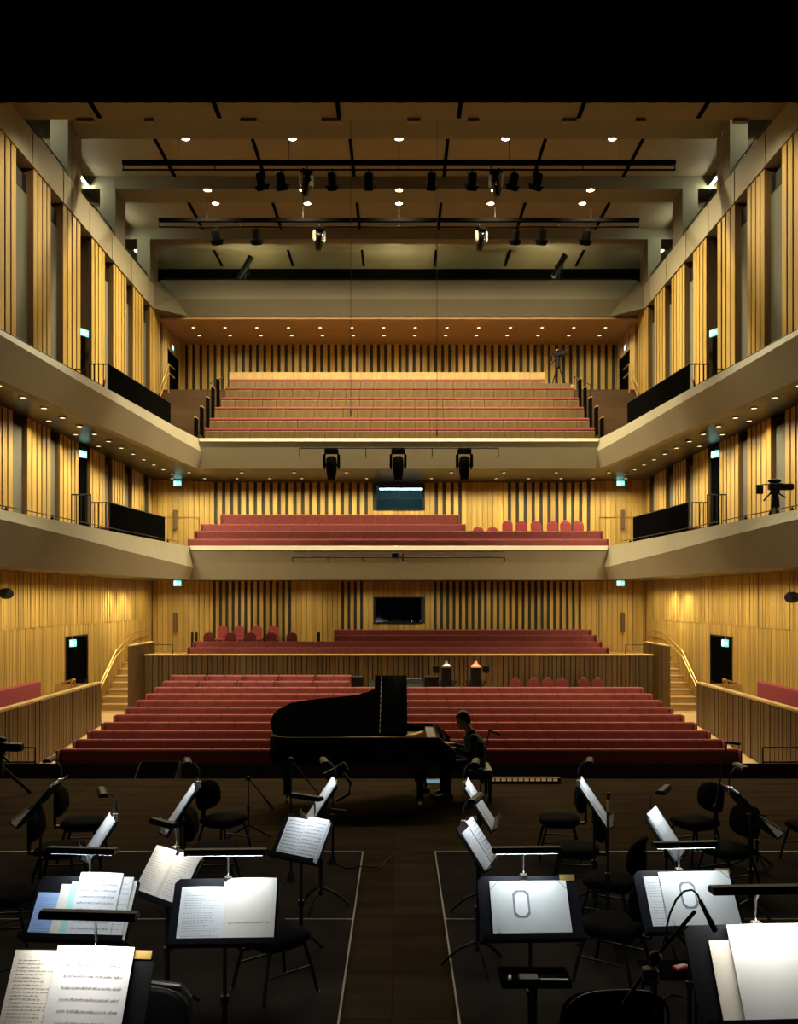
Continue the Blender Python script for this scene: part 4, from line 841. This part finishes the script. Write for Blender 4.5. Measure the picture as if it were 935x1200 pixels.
for s in (-1, 1):
    ax = -.47 if s > 0 else -.40; m = MB()
    m.rings([[Vector((ax + x, s * .12 + w * math.cos(2 * PI * k / 12), .005 + max(0, h / 2 + h / 2 * math.sin(2 * PI * k / 12)))) for k in range(12)] for x, w, h in ((.08, .02, .06), (.06, .036, .09), (0, .042, .11), (-.08, .046, .075), (-.16, .046, .055), (-.20, .025, .035))]); o = m.build('shoe', 'leather', pp, True); fix_normals(o.data)
m = MB(); m.ell(hp_(.022, 0, .022), .102, .088, .119, 16, 12, 0, HT); m.ell(hp_(-.03, 0, .075), .06, .06, .045, 12, 8, 0, HT); m.ell(hp_(.06, 0, -.03), .045, .065, .07, 12, 8, 0, HT); o = m.build('hair', 'hair', pp); fix_normals(o.data); remesh(o, .010, 2)
for s in (-1, 1):
    m = MB(); m.ell(hp_(-.082, s * .030, .012), .008, .012, .007, 8, 6, 0, HT); m.build('eye', 'ivory', pp)

# ------------------------------------------------------------------ music stands, sheet music and lamps
def stand(key, px, lip_y, yaw, w, h, tilt, where, pages=(), lamp=None, zl=.85, D=None, lampdx=0., plate=False, led='led', lamplab=None, musiclab=None, lr=.0, shy=False):
    D = D or (H - zl) * F / (lip_y - HY); rz = math.radians(yaw)
    t = thing('music_stand', 'black music stand ' + where, 'music stand', (X(px, D), D, 0), rz, 'music stands')
    ta = math.radians(tilt); c, s = math.cos(ta), math.sin(ta)
    T0 = Matrix(((1, 0, 0, 0), (0, s, -c, 0), (0, c, s, 0), (0, 0, 0, 1))); T = Matrix.Translation((0, 0, zl)) @ T0
    def pl(m, u0, u1, v0, v1, n0, n1, TT=T, mi=0): m.hexa([TT @ Vector(p) for p in ((u0, v0, n0), (u1, v0, n0), (u1, v1, n0), (u0, v1, n0), (u0, v0, n1), (u1, v0, n1), (u1, v1, n1), (u0, v1, n1))], mi)
    m = MB(); cr = .03
    pol = [(-w / 2, 0), (w / 2, 0), (w / 2, h - cr), (w / 2 - cr, h), (-w / 2 + cr, h), (-w / 2, h - cr)]
    m.rings([[T @ Vector((u, v, n)) for u, v in pol] for n in (-.010, .0)]); m.build('desk', 'satin', t)
    m = MB(); pl(m, -w / 2, w / 2, -.012, .0, -.012, .085); pl(m, -w / 2, w / 2, .0, .022, .080, .086); m.build('ledge', 'satin', t)
    if plate: m = MB(); pl(m, w / 2 - .11, w / 2 - .015, h - .035, h + .004, .001, .008); m.build('brass_clip', 'brass', t)
    b = T @ Vector((0, h * .35, -.03))
    m = MB(); m.tube([b, (b.x, b.y, b.z - .12)], .022, 8); m.mbox(Matrix.Translation(T @ Vector((0, h * .35, -.02))) @ T0.to_3x3().to_4x4(), .10, .08, .03); m.build('bracket', 'black', t)
    m = MB(); m.tube([(b.x, b.y, b.z - .08), (b.x, b.y, .46)], .012, 8); m.tube([(b.x, b.y, .50), (b.x, b.y, .14)], .017, 8); m.tube([(b.x, b.y, .50), (b.x, b.y, .46)], .026, 8); m.build('post', 'black', t)
    for k in range(3):
        a = PI / 2 + k * 2.0944; m = MB(); e = (b.x + .29 * math.cos(a), b.y + .29 * math.sin(a)); m.tube([(b.x, b.y, .22), ((b.x + e[0]) / 2, (b.y + e[1]) / 2, .15), (e[0], e[1], .016)], .013, 6); lg = m.build('leg', 'black', t)
        m = MB(); m.ell((e[0], e[1], .014), .016, .016, .014, 8, 6); m.build('rubber_foot', 'leather', lg)
    Rz = Matrix.Rotation(rz, 4, 'Z'); base = Matrix.Translation((X(px, D), D, 0)) @ Rz
    # the music: sheets (u0, u1, v0, v1, material, lift, curl, ink)
    if pages:
        s_ = thing('sheet_music', musiclab, 'sheet music', base @ Vector((0, 0, zl)), rz, 'music on the stands')
        for (u0, u1, v0, v1, mt, lift, curl, ink) in pages:
            m = MB(); n = 8; rings = []
            for i in range(n + 1):
                f = i / n; u = lerp(u0, u1, f); nn = lift + curl * math.sin(PI * f)
                rings.append([T0 @ Vector((u, v0, nn)), T0 @ Vector((u, v0, nn - .004)), T0 @ Vector((u, v1, nn - .004)), T0 @ Vector((u, v1, nn))])
            m.rings(rings); pg = m.build('page' if not mt == 'card' else 'cover', mt, s_); fix_normals(pg.data)
            if ink:
                m = MB(); W, Hh = u1 - u0, v1 - v0
                def q(a0, a1, b0, b1):
                    f = ((a0 + a1) / 2 - u0) / W; nn = lift + curl * math.sin(PI * f) + .0012
                    m.add([T0 @ Vector(p) for p in ((a0, b0, nn), (a1, b0, nn), (a1, b1, nn), (a0, b1, nn))], [(0, 1, 2, 3)])
                rnd = random.Random(sum(map(ord, key)) % 97 + int(u0 * 1000))
                if ink[0] == 'staves':
                    n_ = ink[1]; top = v1 - Hh * ink[2]; bot = v0 + Hh * .06
                    for i in range(n_):
                        vv = lerp(top, bot, i / max(1, n_ - 1)); a0 = u0 + W * (ink[3] if len(ink) > 3 else .08); a1 = u1 - W * .08
                        for l_ in range(5):
                            for j in range(6): q(lerp(a0, a1, j / 6), lerp(a0, a1, (j + 1) / 6), vv + l_ * .0022, vv + l_ * .0022 + .0006)
                        for j in range(int(W * 110)):
                            a = lerp(a0, a1, rnd.random()); z = vv + rnd.random() * .010 - .001; q(a, a + .0035, z, z + .0024)
                            if rnd.random() < .6: q(a + .003, a + .0037, z, z + .009)
                elif ink[0] == 'text':
                    for i in range(ink[1]):
                        vv = lerp(v1 - Hh * .12, v0 + Hh * .1, i / ink[1]); a = u0 + W * .1; lim = u0 + W * rnd.uniform(.45, .9)
                        while a < lim: l_ = rnd.uniform(.008, .022); q(a, a + l_, vv, vv + .0022); a += l_ + .006
                elif ink[0] == 'label':
                    cu, cv = u0 + W * ink[1], v0 + Hh * .60; a_, b_ = .052, .085
                    def octo(a_, b_): k_ = .022; return [(-a_ + k_, -b_), (a_ - k_, -b_), (a_, -b_ + k_), (a_, b_ - k_), (a_ - k_, b_), (-a_ + k_, b_), (-a_, b_ - k_), (-a_, -b_ + k_)]
                    m2 = MB(); m2.rings([[T0 @ Vector((cu + x, cv + y, lift + .001)) for x, y in octo(a_, b_)], [T0 @ Vector((cu + x, cv + y, lift + .002)) for x, y in octo(a_, b_)]]); m2.build('label_border', 'inkpale', pg)
                    m2 = MB(); m2.rings([[T0 @ Vector((cu + x, cv + y, lift + .002)) for x, y in octo(a_ - .012, b_ - .012)], [T0 @ Vector((cu + x, cv + y, lift + .003)) for x, y in octo(a_ - .012, b_ - .012)]]); m2.build('label', 'paper', pg)
                    for (x0, y0, x1_, y1_) in ((u0, v1 - .055, u0 + .055, v1), (u1, v1 - .055, u1 - .055, v1)):
                        m.tube([T0 @ Vector((x0, y0, lift + .001)), T0 @ Vector((x1_, y1_, lift + .001))], .0018, 4)
                    for i in range(3): q(cu - .012, cu + .010 - .004 * i, cv + .012 - i * .013, cv + .015 - i * .013)
                    m.tube([T0 @ Vector((u0 + .035 + .012 * math.cos(k * .785), v0 + .035 + .012 * math.sin(k * .785), lift + .001)) for k in range(9)], .0016, 4)
                    q(u0 + .028, u0 + .042, v0 + .06, v0 + .063); q(u0 + .028, u0 + .036, v0 + .072, v0 + .075)
                if m.v: m.build('notation', 'ink' if ink[0] != 'text' else 'inkpale', pg)
    if lamp is not None:
        top = T @ Vector((lampdx, h, .0)); wp = base @ top
        s_ = thing('stand_lamp', lamplab, 'lamp', wp, rz, 'stand lamps')
        bz, by, L = .185, -.10 - lr, lamp / 2
        m = MB(); m.rbox(-.022, .022, -.02, .022, -.05, .012, .004); m.build('clip', 'steel', s_)
        m = MB(); m.tube([(0, 0, 0), (0, .012, .05), (0, .005, .12), (0, -.035, .178), (0, by, bz + .012)], .0075, 8); m.build('gooseneck', 'black' if shy else 'steel', s_, True)
        m = MB(); m.rings([[(x, by + y, bz + z) for y, z in ((-.038, -.004), (-.036, .014), (-.020, .030), (.020, .030), (.036, .014), (.038, -.004))] for x in (-L, -L + .012, L - .012, L)]); m.build('hood', 'black', s_)
        m = MB(); m.box(-L + .02, L - .02, by - .022, by + .022, bz + (-.0050 if shy else -.0088), bz + .006); m.build('led_strip', led, s_)
    return t
ST = ('staves', 9, .18)
stand('F', 87, 1103, -5, .66, .40, 36, 'on the left holding blue, mint and white sheets', [
    (-.31, -.15, .0, .29, 'paperblue', .006, 0, ('text', 12)), (-.17, -.08, .0, .345, 'papercream', .010, 0, None), (-.105, -.055, .0, .36, 'papergreen', .016, 0, None),
    (-.06, .22, .0, .42, 'paper', .022, .008, ('staves', 9, .2)), (.21, .29, .0, .40, 'paper', .014, 0, ('text', 10)), (.27, .315, .0, .38, 'papercream', .008, 0, None)],
    .44, lampdx=-.01, lamplab='black bar lamp over the blue and white sheets on the left', musiclab='pile of blue, mint and white sheets on the left stand')
stand('E', 260, 1108, 2, .66, .41, 36, 'left of the aisle with music open at one staff', [
    (-.28, .0, .0, .355, 'paper', .008, .010, ('text', 18)), (-.02, .02, .0, .385, 'papercream', .006, 0, None), (.0, .31, .0, .405, 'papercream', .014, .012, ('staves', 1, .70)), (.01, .31, .0, .39, 'papercream', .008, .006, None)],
    .50, lampdx=.0, lamplab='black bar lamp over the open music with one staff', musiclab='open music with text on its left page and one staff on the right')
stand('G', 78, 1240, -4, .70, .41, 30, 'nearest at the lower left corner, with bright pages of staves', [
    (-.34, -.06, .0, .40, 'papercream', .012, .008, ('text', 20)), (-.13, .25, .0, .425, 'paper', .020, .012, ('staves', 7, .22, .16))],
    .47, D=4.15, plate=True, zl=.89, lampdx=.05, led='ledbright', lamplab='black bar lamp above the brightest pages at the lower left', musiclab='brightest open music with handwritten staves at the lower left', lr=-.03)
stand('Q', 902, 1198, 3, .66, .46, 30, 'nearest at the lower right corner, with a cream folder', [
    (-.22, .10, .0, .385, 'papercream', .008, 0, None), (-.12, .30, .0, .455, 'paper', .022, .01, None), (-.12, .31, .0, .445, 'paper', .015, .006, None)],
    .52, D=4.24, zl=.93, lampdx=.04, led='ledbright', lamplab='black bar lamp above the white music at the lower right', musiclab='thick white music over a cream folder at the lower right', lr=-.03)
stand('L', 625, 1102, 2, .64, .40, 36, 'right of the aisle holding a single grey folder', [
    (-.245, .245, .0, .365, 'card', .012, 0, ('label', .39))], .43, plate=True, lampdx=-.02, lamplab='black bar lamp over the grey folder right of the aisle', musiclab='closed grey folder with an eight-sided label right of the aisle')
stand('O', 816, 1093, 4, .66, .40, 36, 'behind the silver microphone, holding a grey folder over white sheets', [
    (-.27, -.10, .0, .36, 'paper', .006, 0, ('text', 16)), (-.17, .30, .0, .385, 'card', .014, 0, ('label', .36))], .42, plate=True, lampdx=-.02, lamplab='black bar lamp over the grey folder behind the silver microphone', musiclab='grey folder with an eight-sided label lying over white sheets, behind the microphone')
stand('D', 182, 1056, -40, .56, .38, 34, 'turned to the left with two pages and a centre strip', [
    (-.26, -.02, .0, .36, 'paper', .010, .010, ('text', 16)), (-.03, .03, .0, .33, 'card', .008, 0, None), (.02, .25, .0, .36, 'paper', .010, .010, ('text', 14))],
    .26, plate=True, lampdx=-.06, led='ledwarm', lamplab='bar lamp with a bright visible warm strip over the two turned pages', musiclab='two pages with a strip between them on the turned left stand')
stand('H', 344, 1008, -33, .50, .36, 34, 'beside the left edge of the aisle, turned to the left', [
    (-.20, .02, .0, .34, 'paper', .008, .008, ('staves', 11, .1)), (.0, .22, .0, .365, 'paper', .014, .010, ('staves', 11, .14)), (.0, .235, .0, .35, 'paper', .008, 0, None)],
    .30, lampdx=.05, shy=True, lamplab='dark bar lamp over the two staved pages left of the aisle', musiclab='two pages of close staves on the stand left of the aisle')
stand('B', 103, 1003, -68, .50, .38, 34, 'on the left with its bluish pages seen at a steep angle', [
    (-.22, .0, .0, .35, 'paper', .010, .010, ('text', 14)), (.0, .21, .0, .37, 'paper', .010, .010, ('text', 14))], .30, shy=True, lamplab='black bar lamp over steeply seen pages on the left', musiclab='steeply seen pair of bluish pages on the left')
stand('K', 574, 1012, 72, .48, .38, 34, 'right of the aisle mouth, its two pages seen at a steep angle', [
    (-.21, .0, .0, .33, 'paper', .010, .010, ('text', 14)), (.0, .20, .0, .37, 'paper', .018, .012, ('staves', 10, .1))], .30, shy=True, lamplab='black bar lamp over steeply seen pages right of the aisle', musiclab='steeply seen pair of pages right of the aisle')
stand('N', 796, 1003, 62, .46, .40, 34, 'on the right with one tall bright page behind the grey folder', [
    (-.17, .17, .0, .42, 'paper', .012, .012, ('text', 4)), (-.19, .10, .0, .38, 'card', .006, 0, None)], .28, shy=True, lamplab='black bar lamp above the tall bright page on the right', musiclab='tall bright single page on the right')
edge = [(-.20, .20, .0, .44, 'paper', .012, .006, None), (-.10, .22, .0, .46, 'paper', .020, .006, None)]
stand('A', 30, 962, -84, .52, .50, 40, 'at the far left edge, its black back turned to view', edge, .24, shy=True, lamplab='bar lamp on the far left stand with its back turned', musiclab='thin sheets on the far left stand, only the lit edge showing')
stand('C', 196, 972, -75, .50, .50, 34, 'seen edge-on between the two left chairs', edge, .24, shy=True, lamplab='bar lamp on the edge-on stand between the left chairs', musiclab='sheets seen edge-on between the left chairs')
stand('I', 362, 962, -80, .48, .44, 34, 'seen edge-on in front of the left end of the piano', edge, .24, shy=True, lamplab='bar lamp on the edge-on stand before the piano', musiclab='sheets seen edge-on before the piano')
stand('J', 576, 967, 82, .48, .46, 33, 'seen edge-on in front of the pianist', edge, .24, shy=True, lamplab='bar lamp on the edge-on stand in front of the pianist', musiclab='sheets seen edge-on in front of the pianist')
stand('M', 711, 965, 76, .48, .46, 34, 'seen edge-on behind the right-hand chairs', edge, .24, shy=True, lamplab='bar lamp on the edge-on stand behind the right-hand chairs', musiclab='sheets seen edge-on behind the right-hand chairs')
stand('P', 897, 973, 90, .52, .50, 40, 'at the far right with its black back turned to view', edge, .24, shy=True, lamplab='bar lamp on the far right stand with its back turned', musiclab='thin sheets on the far right stand, only the lit edge showing')

# ------------------------------------------------------------------ orchestra chairs
def chair(px, D, yaw, label, back='oval', hb=.86):
    t = thing('orchestra_chair', label, 'chair', (X(px, D), D, 0), math.radians(yaw), 'orchestra chairs')
    n = 20
    def sq(rx, ry, z, e=.55, c=(0, 0)): return [(c[0] + rx * math.copysign(abs(math.cos(2 * PI * k / n)) ** e, math.cos(2 * PI * k / n)), c[1] + ry * math.copysign(abs(math.sin(2 * PI * k / n)) ** e, math.sin(2 * PI * k / n)), z) for k in range(n)]
    m = MB(); m.rings([sq(.20, .19, .41), sq(.235, .225, .425), sq(.24, .23, .455), sq(.215, .205, .475), sq(.12, .11, .482)]); m.build('seat', 'seatcloth', t, True)
    m = MB(); m.rings([sq(.20, .19, .385), sq(.20, .19, .41)]); m.build('seat_pan', 'black', t)
    m = MB()
    if back == 'oval': w_, h_, zc, th_ = .20, .165, hb - .165, .035
    elif back == 'wide': w_, h_, zc, th_ = .27, .20, hb - .20, .025
    else: w_, h_, zc, th_ = .20, .17, hb - .19, .02
    rs = []
    for q, yy in ((.86, -th_), (1, -th_ * .5), (1, th_ * .3), (.9, th_)):
        rs.append([(w_ * q * x, -.24 + yy + .16 * (x * x) * (.5 if back != 'flat' else .2) * w_ / .2 * .6 - .12 * (z - .45), z) for x, z in [(math.copysign(abs(math.cos(2 * PI * k / n)) ** .7, math.cos(2 * PI * k / n)), zc + h_ * q * math.copysign(abs(math.sin(2 * PI * k / n)) ** .7, math.sin(2 * PI * k / n))) for k in range(n)]])
    m.rings(rs); o = m.build('backrest', 'seatcloth' if back != 'flat' else 'black', t, True); fix_normals(o.data)
    m = MB()
    if back == 'wide':
        m.tube([(w_ * math.copysign(abs(math.cos(a)) ** .7, math.cos(a)), -.255 + .16 * (w_ * math.cos(a)) ** 2 - .12 * (zc + h_ * abs(math.sin(a)) ** .7 - .45), zc + h_ * abs(math.sin(a)) ** .7) for a in [PI * k / 16 for k in range(17)]], .008, 6)
        for a in (-1, 1): m.tube([(a * .16, -.14, .42), (a * .18, -.25, .55), (a * .18, -.27, zc)], .014, 8)
    elif back == 'oval': m.rbox(-.035, .035, -.31, -.285, .42, zc + .05, .008); m.box(-.035, .035, -.30, -.12, .395, .42)
    else:
        hw = w_ + .015
        m.tube([(-hw, -.14, .42), (-hw, -.22, .52), (-hw, -.27, hb - .06), (-hw + .05, -.28, hb), (0, -.29, hb + .008), (hw - .05, -.28, hb), (hw, -.27, hb - .06), (hw, -.22, .52), (hw, -.14, .42)], .014, 8)
    m.build('back_frame', 'satin' if back == 'oval' else 'steel' if back == 'flat' else 'satin', t)
    for a in (-1, 1):
        for b in (-1, 1): m = MB(); m.tube([(a * .17, b * .15, .40), (a * .20, b * .20, .2), (a * .225, b * .235, .012)], .0145, 6); lg = m.build('leg', 'black', t); m = MB(); m.tube([(a * .224, b * .233, .03), (a * .226, b * .236, 0)], .018, 8); m.build('rubber_foot', 'leather', lg)
    for a in (-1, 1): m = MB(); m.tube([(a * .195, -.19, .22), (a * .195, .19, .22)], .009, 6); m.build('stretcher', 'black', t)
    return t
chair(97, 10.05, -82, 'black orchestra chair behind the far left stand, angular backrest seen side-on')
chair(70, 9.0, -85, 'black orchestra chair left of the steeply seen bluish pages')
chair(262, 10.2, -118, 'black orchestra chair with a round backrest facing out, left of the piano')
chair(252, 9.0, -85, 'black orchestra chair behind the open music with one staff')
chair(322, 6.7, -50, 'black orchestra chair right of the open music with one staff, legs showing')
chair(206, 5.2, -12, 'black chair with a shiny tube-framed back at the lower left', 'flat', .84)
chair(702, 4.78, 4, 'black chair with a broad rounded back at the bottom, right of the aisle', 'wide', 1.0)
chair(655, 10.2, 84, 'black orchestra chair facing left, right behind the edge-on stands at right')
chair(675, 9.0, 80, 'black orchestra chair just in front of the edge-on stand on the right')
chair(716, 8.0, 60, 'dark orchestra chair between the two grey folders, farther of two')
chair(718, 6.9, 55, 'dark orchestra chair between the two grey folders, nearer of two')
chair(814, 10.1, 112, 'black orchestra chair behind the tall bright page on the right')
chair(852, 9.0, 112, 'black orchestra chair under the far right stand')
chair(950, 9.9, 100, 'black orchestra chair cut off by the right edge')
chair(6, 7.6, -80, 'dark orchestra chair cut off by the left edge')

# ------------------------------------------------------------------ microphones and small stage things
def mic_stand(px, D, top, label, base='tripod', boom=None, rz=0.):
    t = thing('microphone_stand', label, 'microphone stand', (X(px, D), D, 0), rz)
    m = MB(); m.tube([(0, 0, .1), (0, 0, top * .55)], .014, 8); m.tube([(0, 0, top * .5), (0, 0, top)], .009, 8); m.tube([(0, 0, top * .5), (0, 0, top * .56)], .02, 8); m.build('pole', 'black', t)
    if base == 'tripod':
        for k in range(3): a = k * 2.094 + .6; m = MB(); m.tube([(0, 0, .2), (.3 * math.cos(a), .3 * math.sin(a), .012)], .011, 6); m.build('leg', 'black', t)
    else: m = MB(); m.lathe((0, 0, 0), [(.15, 0), (.15, .015), (.05, .03), (.02, .12)], 20); m.build('base', 'black', t)
    if boom: m = MB(); m.tube([(boom[0], boom[1], top + boom[2]), (0, 0, top), (boom[3], boom[4], top + boom[5])], .009, 8); m.ell((0, 0, top), .03, .03, .03); m.build('boom', 'black', t)
    return t
def mic(loc, d, label, k=1., mt='greygear'):
    d = Vector(d).normalized(); t = thing('microphone', label, 'microphone', loc)
    m = MB(); m.tube([-d * .02, d * .07 * k], [.009 * k, .011 * k], 10); m.build('body', mt, t)
    m = MB(); m.tube([d * .07 * k, d * .12 * k], [.0125 * k, .0125 * k], 10); m.build('capsule', 'black', t)
    return t
mic_stand(291, 10.9, .77, 'short black microphone stand left of the piano leg', boom=(-.06, 0, -.03, .20, -.05, -.22))
mic((X(291, 10.9) + .20, 10.85, .55), (.5, -.1, -.6), 'small microphone on the short stand left of the piano', 1.5, 'black')
mic_stand(341, 9.3, 1.28, 'thin tall microphone stand in front of the piano tail', base='disc', boom=(0, 0, 0, .42, -.05, -.50))
mic((X(341, 9.3) + .42, 9.25, .78), (.9, 0, -.15), 'small microphone held low before the piano tail', 1.3, 'black')
mic_stand(390, 9.9, 1.02, 'thick black stand with a round foot in front of the piano', base='disc')
t = thing('microphone', 'large black microphone in a shock mount atop the thick stand', 'microphone', (X(392, 9.9), 9.9, 1.02))
m = MB(); m.tube([(-.10, 0, -.03), (.06, 0, .05)], .045, 12); m.build('body', 'black', t); m = MB(); m.tube([(.05, 0, .045), (.13, 0, .09)], .055, 12); m.build('capsule', 'greygear', t); m = MB(); m.tube([(.10, 0, .0), (.18, 0, -.1), (.16, 0, -.22), (.02, 0, -.3)], .02, 8); m.tube([(0, 0, 0), (-.05, 0, -.12), (.0, 0, -.2)], .025, 8); m.build('shock_mount', 'black', t)
mic_stand(563, 12.0, .66, 'thin black microphone stand behind the pianist', base='disc', boom=(0, 0, 0, .14, .2, .50))
mic((X(563, 12.0) + .14, 12.2, 1.16), (.9, 0, -.35), 'small microphone held up behind the pianist', 1.3, 'black')
mic_stand(838, 9.6, .72, 'thin slanted microphone boom rising on the right', base='disc', boom=(0, 0, 0, .20, .2, .66))
mic((X(838, 9.6) + .20, 9.8, 1.38), (.9, 0, -.1), 'small microphone at the top of the slanted boom on the right', 1.2, 'black')
mic_stand(712, 7.45, 1.20, 'tall black microphone stand between the two grey folders', boom=None)
mic((X(712, 7.45), 7.45, 1.20), (0.05, 0, 1), 'microphone with a brass ring on the tall stand between the folders', 1.2, 'brass')
mic_stand(887, 9.7, .62, 'low black microphone stand below the far right music stand', boom=(0, 0, 0, .09, 0, -.02))
D = 4.05
mic_stand(768, D, 1.33, 'black boom microphone stand in the right foreground', base='disc', boom=(-.15, -.02, -.20, .19, .03, .20))
mp = Vector((X(768, D) + .22, D + .03, 1.56))
mic(mp, (.30, -.05, -.62), 'slim silver microphone in the right foreground, before the grey folder', 1.1, 'trimring')
m = MB(); P = [mp + Vector(q) for q in ((-.008, 0, .015), (-.02, 0, .045), (-.045, 0, .066), (-.08, 0, .06), (-.115, 0, .025), (-.145, 0, -.04), (-.165, 0, -.12), (-.182, 0, -.2), (-.20, 0, -.27), (-.235, -.01, -.34))]; m.tube(P, .005, 6); tag(m.build('cable', 'black'), 'black cable curving down from the slim silver microphone', 'cable')
t = thing('clamp_box', 'small black box with a pale square clamped to the boom stand', 'box', (X(758, D), D - .05, 1.27)); m = MB(); m.rbox(-.034, .034, -.03, .03, -.034, .034, .008); m.build('body', 'black', t)
m = MB(); 
for a in ((-.022, -.018, -.022, .022), (.018, .022, -.022, .022), (-.022, .022, -.022, -.018), (-.022, .022, .018, .022)): m.box(a[0], a[1], -.032, -.030, a[2], a[3])
m.build('square_mark', 'card', t)
# instrument tray
D = 5.25; zt = Z(1146, D); t = thing('instrument_tray', 'narrow black tray on a post below the single grey folder', 'tray', (X(626, D), D, 0))
m = MB(); m.box(-.20, .20, -.10, .10, zt - .02, zt - .008); [m.box(*b_) for b_ in ((-.20, .20, -.10, -.09, zt - .008, zt + .025), (-.20, .20, .09, .10, zt - .008, zt + .025), (-.20, -.19, -.1, .1, zt - .008, zt + .025), (.19, .20, -.1, .1, zt - .008, zt + .025))]; m.build('tray_top', 'matte', t)
m = MB(); m.tube([(0, 0, zt - .02), (0, 0, .05)], .018, 8); m.lathe((0, 0, 0), [(.16, 0), (.16, .015), (.03, .05)], 18); m.build('post', 'black', t)
m = MB(); m.tube([(X(626, D) + .02, D - .095, zt + .032), (X(626, D) + .18, D - .10, zt + .032)], .006, 6); tag(m.build('pencil', 'card'), 'pale pencil on the front rim of the narrow tray', 'pencil')
m = MB(); m.rbox(X(626, D) - .09, X(626, D) + .02, D - .05, D + .03, zt - .008, zt + .015, .005); tag(m.build('rosin_box', 'plate'), 'small brown box lying in the narrow tray', 'box')
m = MB(); m.tube([(X(626, D) - .15, D - .03, zt + .005), (X(626, D) - .14, D + .02, zt + .005)], .009, 8); tag(m.build('lip_balm', 'paper'), 'white tube lying at the left in the narrow tray', 'tube')
D = 5.95; zt = .50; t = thing('side_table', 'small black side table between the boom stand and the lower right stand', 'table', (X(792, D), D, 0))
m = MB(); m.rbox(-.22, .20, -.14, .14, zt - .03, zt, .01); m.build('table_top', 'matte', t)
for a in (-.19, .17):
    for b in (-.11, .11): m = MB(); m.tube([(a, b, zt - .03), (a, b, 0)], .012, 6); m.build('leg', 'black', t)
t = thing('pencil_case', 'small red case lying on the black side table', 'case', (X(797, D), D - .02, zt), .5); m = MB(); m.rbox(-.055, .055, -.03, .03, 0, .025, .008); m.build('body', 'redplastic', t); m = MB(); m.box(-.02, .03, -.012, .012, .025, .026); m.build('label_patch', 'card', t)
# light batten and odds and ends at the stage edge
D = 14.4; t = thing('light_batten', 'long floor light batten with amber cells right of the pianist', 'stage light', (X(610, D), D, 0))
m = MB(); m.rbox(-.64, .64, -.05, .06, 0, .085, .01); m.build('housing', 'black', t)
for k in range(13): m = MB(); m.box(-.59 + k * .092, -.52 + k * .092, -.056, -.05, .035, .075); m.build('cell', 'amber', t)
t = thing('stage_monitor', 'dark grey floor monitor on the black apron at left', 'speaker', (X(184, 15.5), 15.5, -.36)); m = MB(); m.rings([[(-.36, -.25, 0), (.36, -.25, 0), (.36, .25, 0), (-.36, .25, 0)], [(-.36, -.22, .18), (.36, -.22, .18), (.36, .25, .46), (-.36, .25, .46)]]); m.build('cabinet', 'greygear', t); m = MB(); m.hexa([(-.33, -.225, .17), (.33, -.225, .17), (.33, .22, .45), (-.33, .22, .45), (-.33, -.23, .185), (.33, -.23, .185), (.33, .215, .462), (-.33, .215, .462)]); m.build('grille', 'matte', t)
t = thing('tablet', 'small glowing tablet on the stage floor beneath the keyboard', 'tablet', (X(507, 14.3), 14.3, 0)); m = MB(); m.hexa([(-.12, 0, 0), (.12, 0, 0), (.12, .05, 0), (-.12, .05, 0), (-.12, .02, .075), (.12, .02, .075), (.12, .05, .075), (-.12, .05, .075)]); m.build('body', 'black', t)
m = MB(); m.add([(-.11, .000, .010), (.11, .000, .010), (.11, .0165, .068), (-.11, .0165, .068)], [(0, 1, 2, 3)]); m.build('screen', mat('tablet_screen', (.3, .5, .6), emit=(.45, .75, .9), strength=.35, noise=.02), t)
tv_camera(X(-3, 13.4), 13.4, 0, .86, 'dark television camera cut off by the left edge at the stage front', .55, .0)
for k, pts in enumerate((((-3.6, 7.0), (-3.2, 6.9), (-2.9, 7.2), (-2.5, 6.8), (-2.2, 7.4)), ((-4.2, 8.2), (-3.6, 8.0), (-3.1, 8.4), (-2.7, 8.1)), ((1.6, 6.4), (2.0, 6.6), (2.3, 6.3), (2.6, 6.5)), ((-.8, 9.9), (-.5, 9.7), (-.2, 9.8), (.0, 10.6)))):
    m = MB(); P = []
    for (a, b) in zip(pts, pts[1:]):
        for j in range(5): P.append((lerp(a[0], b[0], j / 5), lerp(a[1], b[1], j / 5) + .05 * math.sin(j * 1.25), .036 if a[1] < 10 and abs(a[0]) > .43 else .01))
    m.tube(P, .006, 5); tag(m.build('cable', 'black'), 'thin cable trailing on the floor, ' + ('beneath the left foreground stands', 'by the far left chairs', 'beneath the right foreground chairs', 'near the thick microphone stand')[k], 'cable')

# ------------------------------------------------------------------ camera, world, view
cam = bpy.data.cameras.new('camera'); cam.sensor_width = 36; cam.lens = F / 1200 * 36; cam.shift_y = (HY - 600) / 1200; cam.clip_start = .05; cam.clip_end = 200
co = bpy.data.objects.new('camera', cam); C.objects.link(co); co.location = (0, 0, H); co.rotation_euler = (PI / 2, 0, 0)
sc = bpy.context.scene; sc.camera = co
w = bpy.data.worlds.new('world'); sc.world = w; w.use_nodes = True; w.node_tree.nodes['Background'].inputs[0].default_value = (.55, .6, .75, 1); w.node_tree.nodes['Background'].inputs[1].default_value = .004
vs = sc.view_settings; vs.view_transform = 'Standard'; vs.look = 'None'; vs.gamma = 1; vs.use_curve_mapping = False; vs.exposure = 0
sc.cycles.use_denoising = True; sc.cycles.max_bounces = 6; sc.cycles.diffuse_bounces = 4; sc.cycles.sample_clamp_indirect = 3
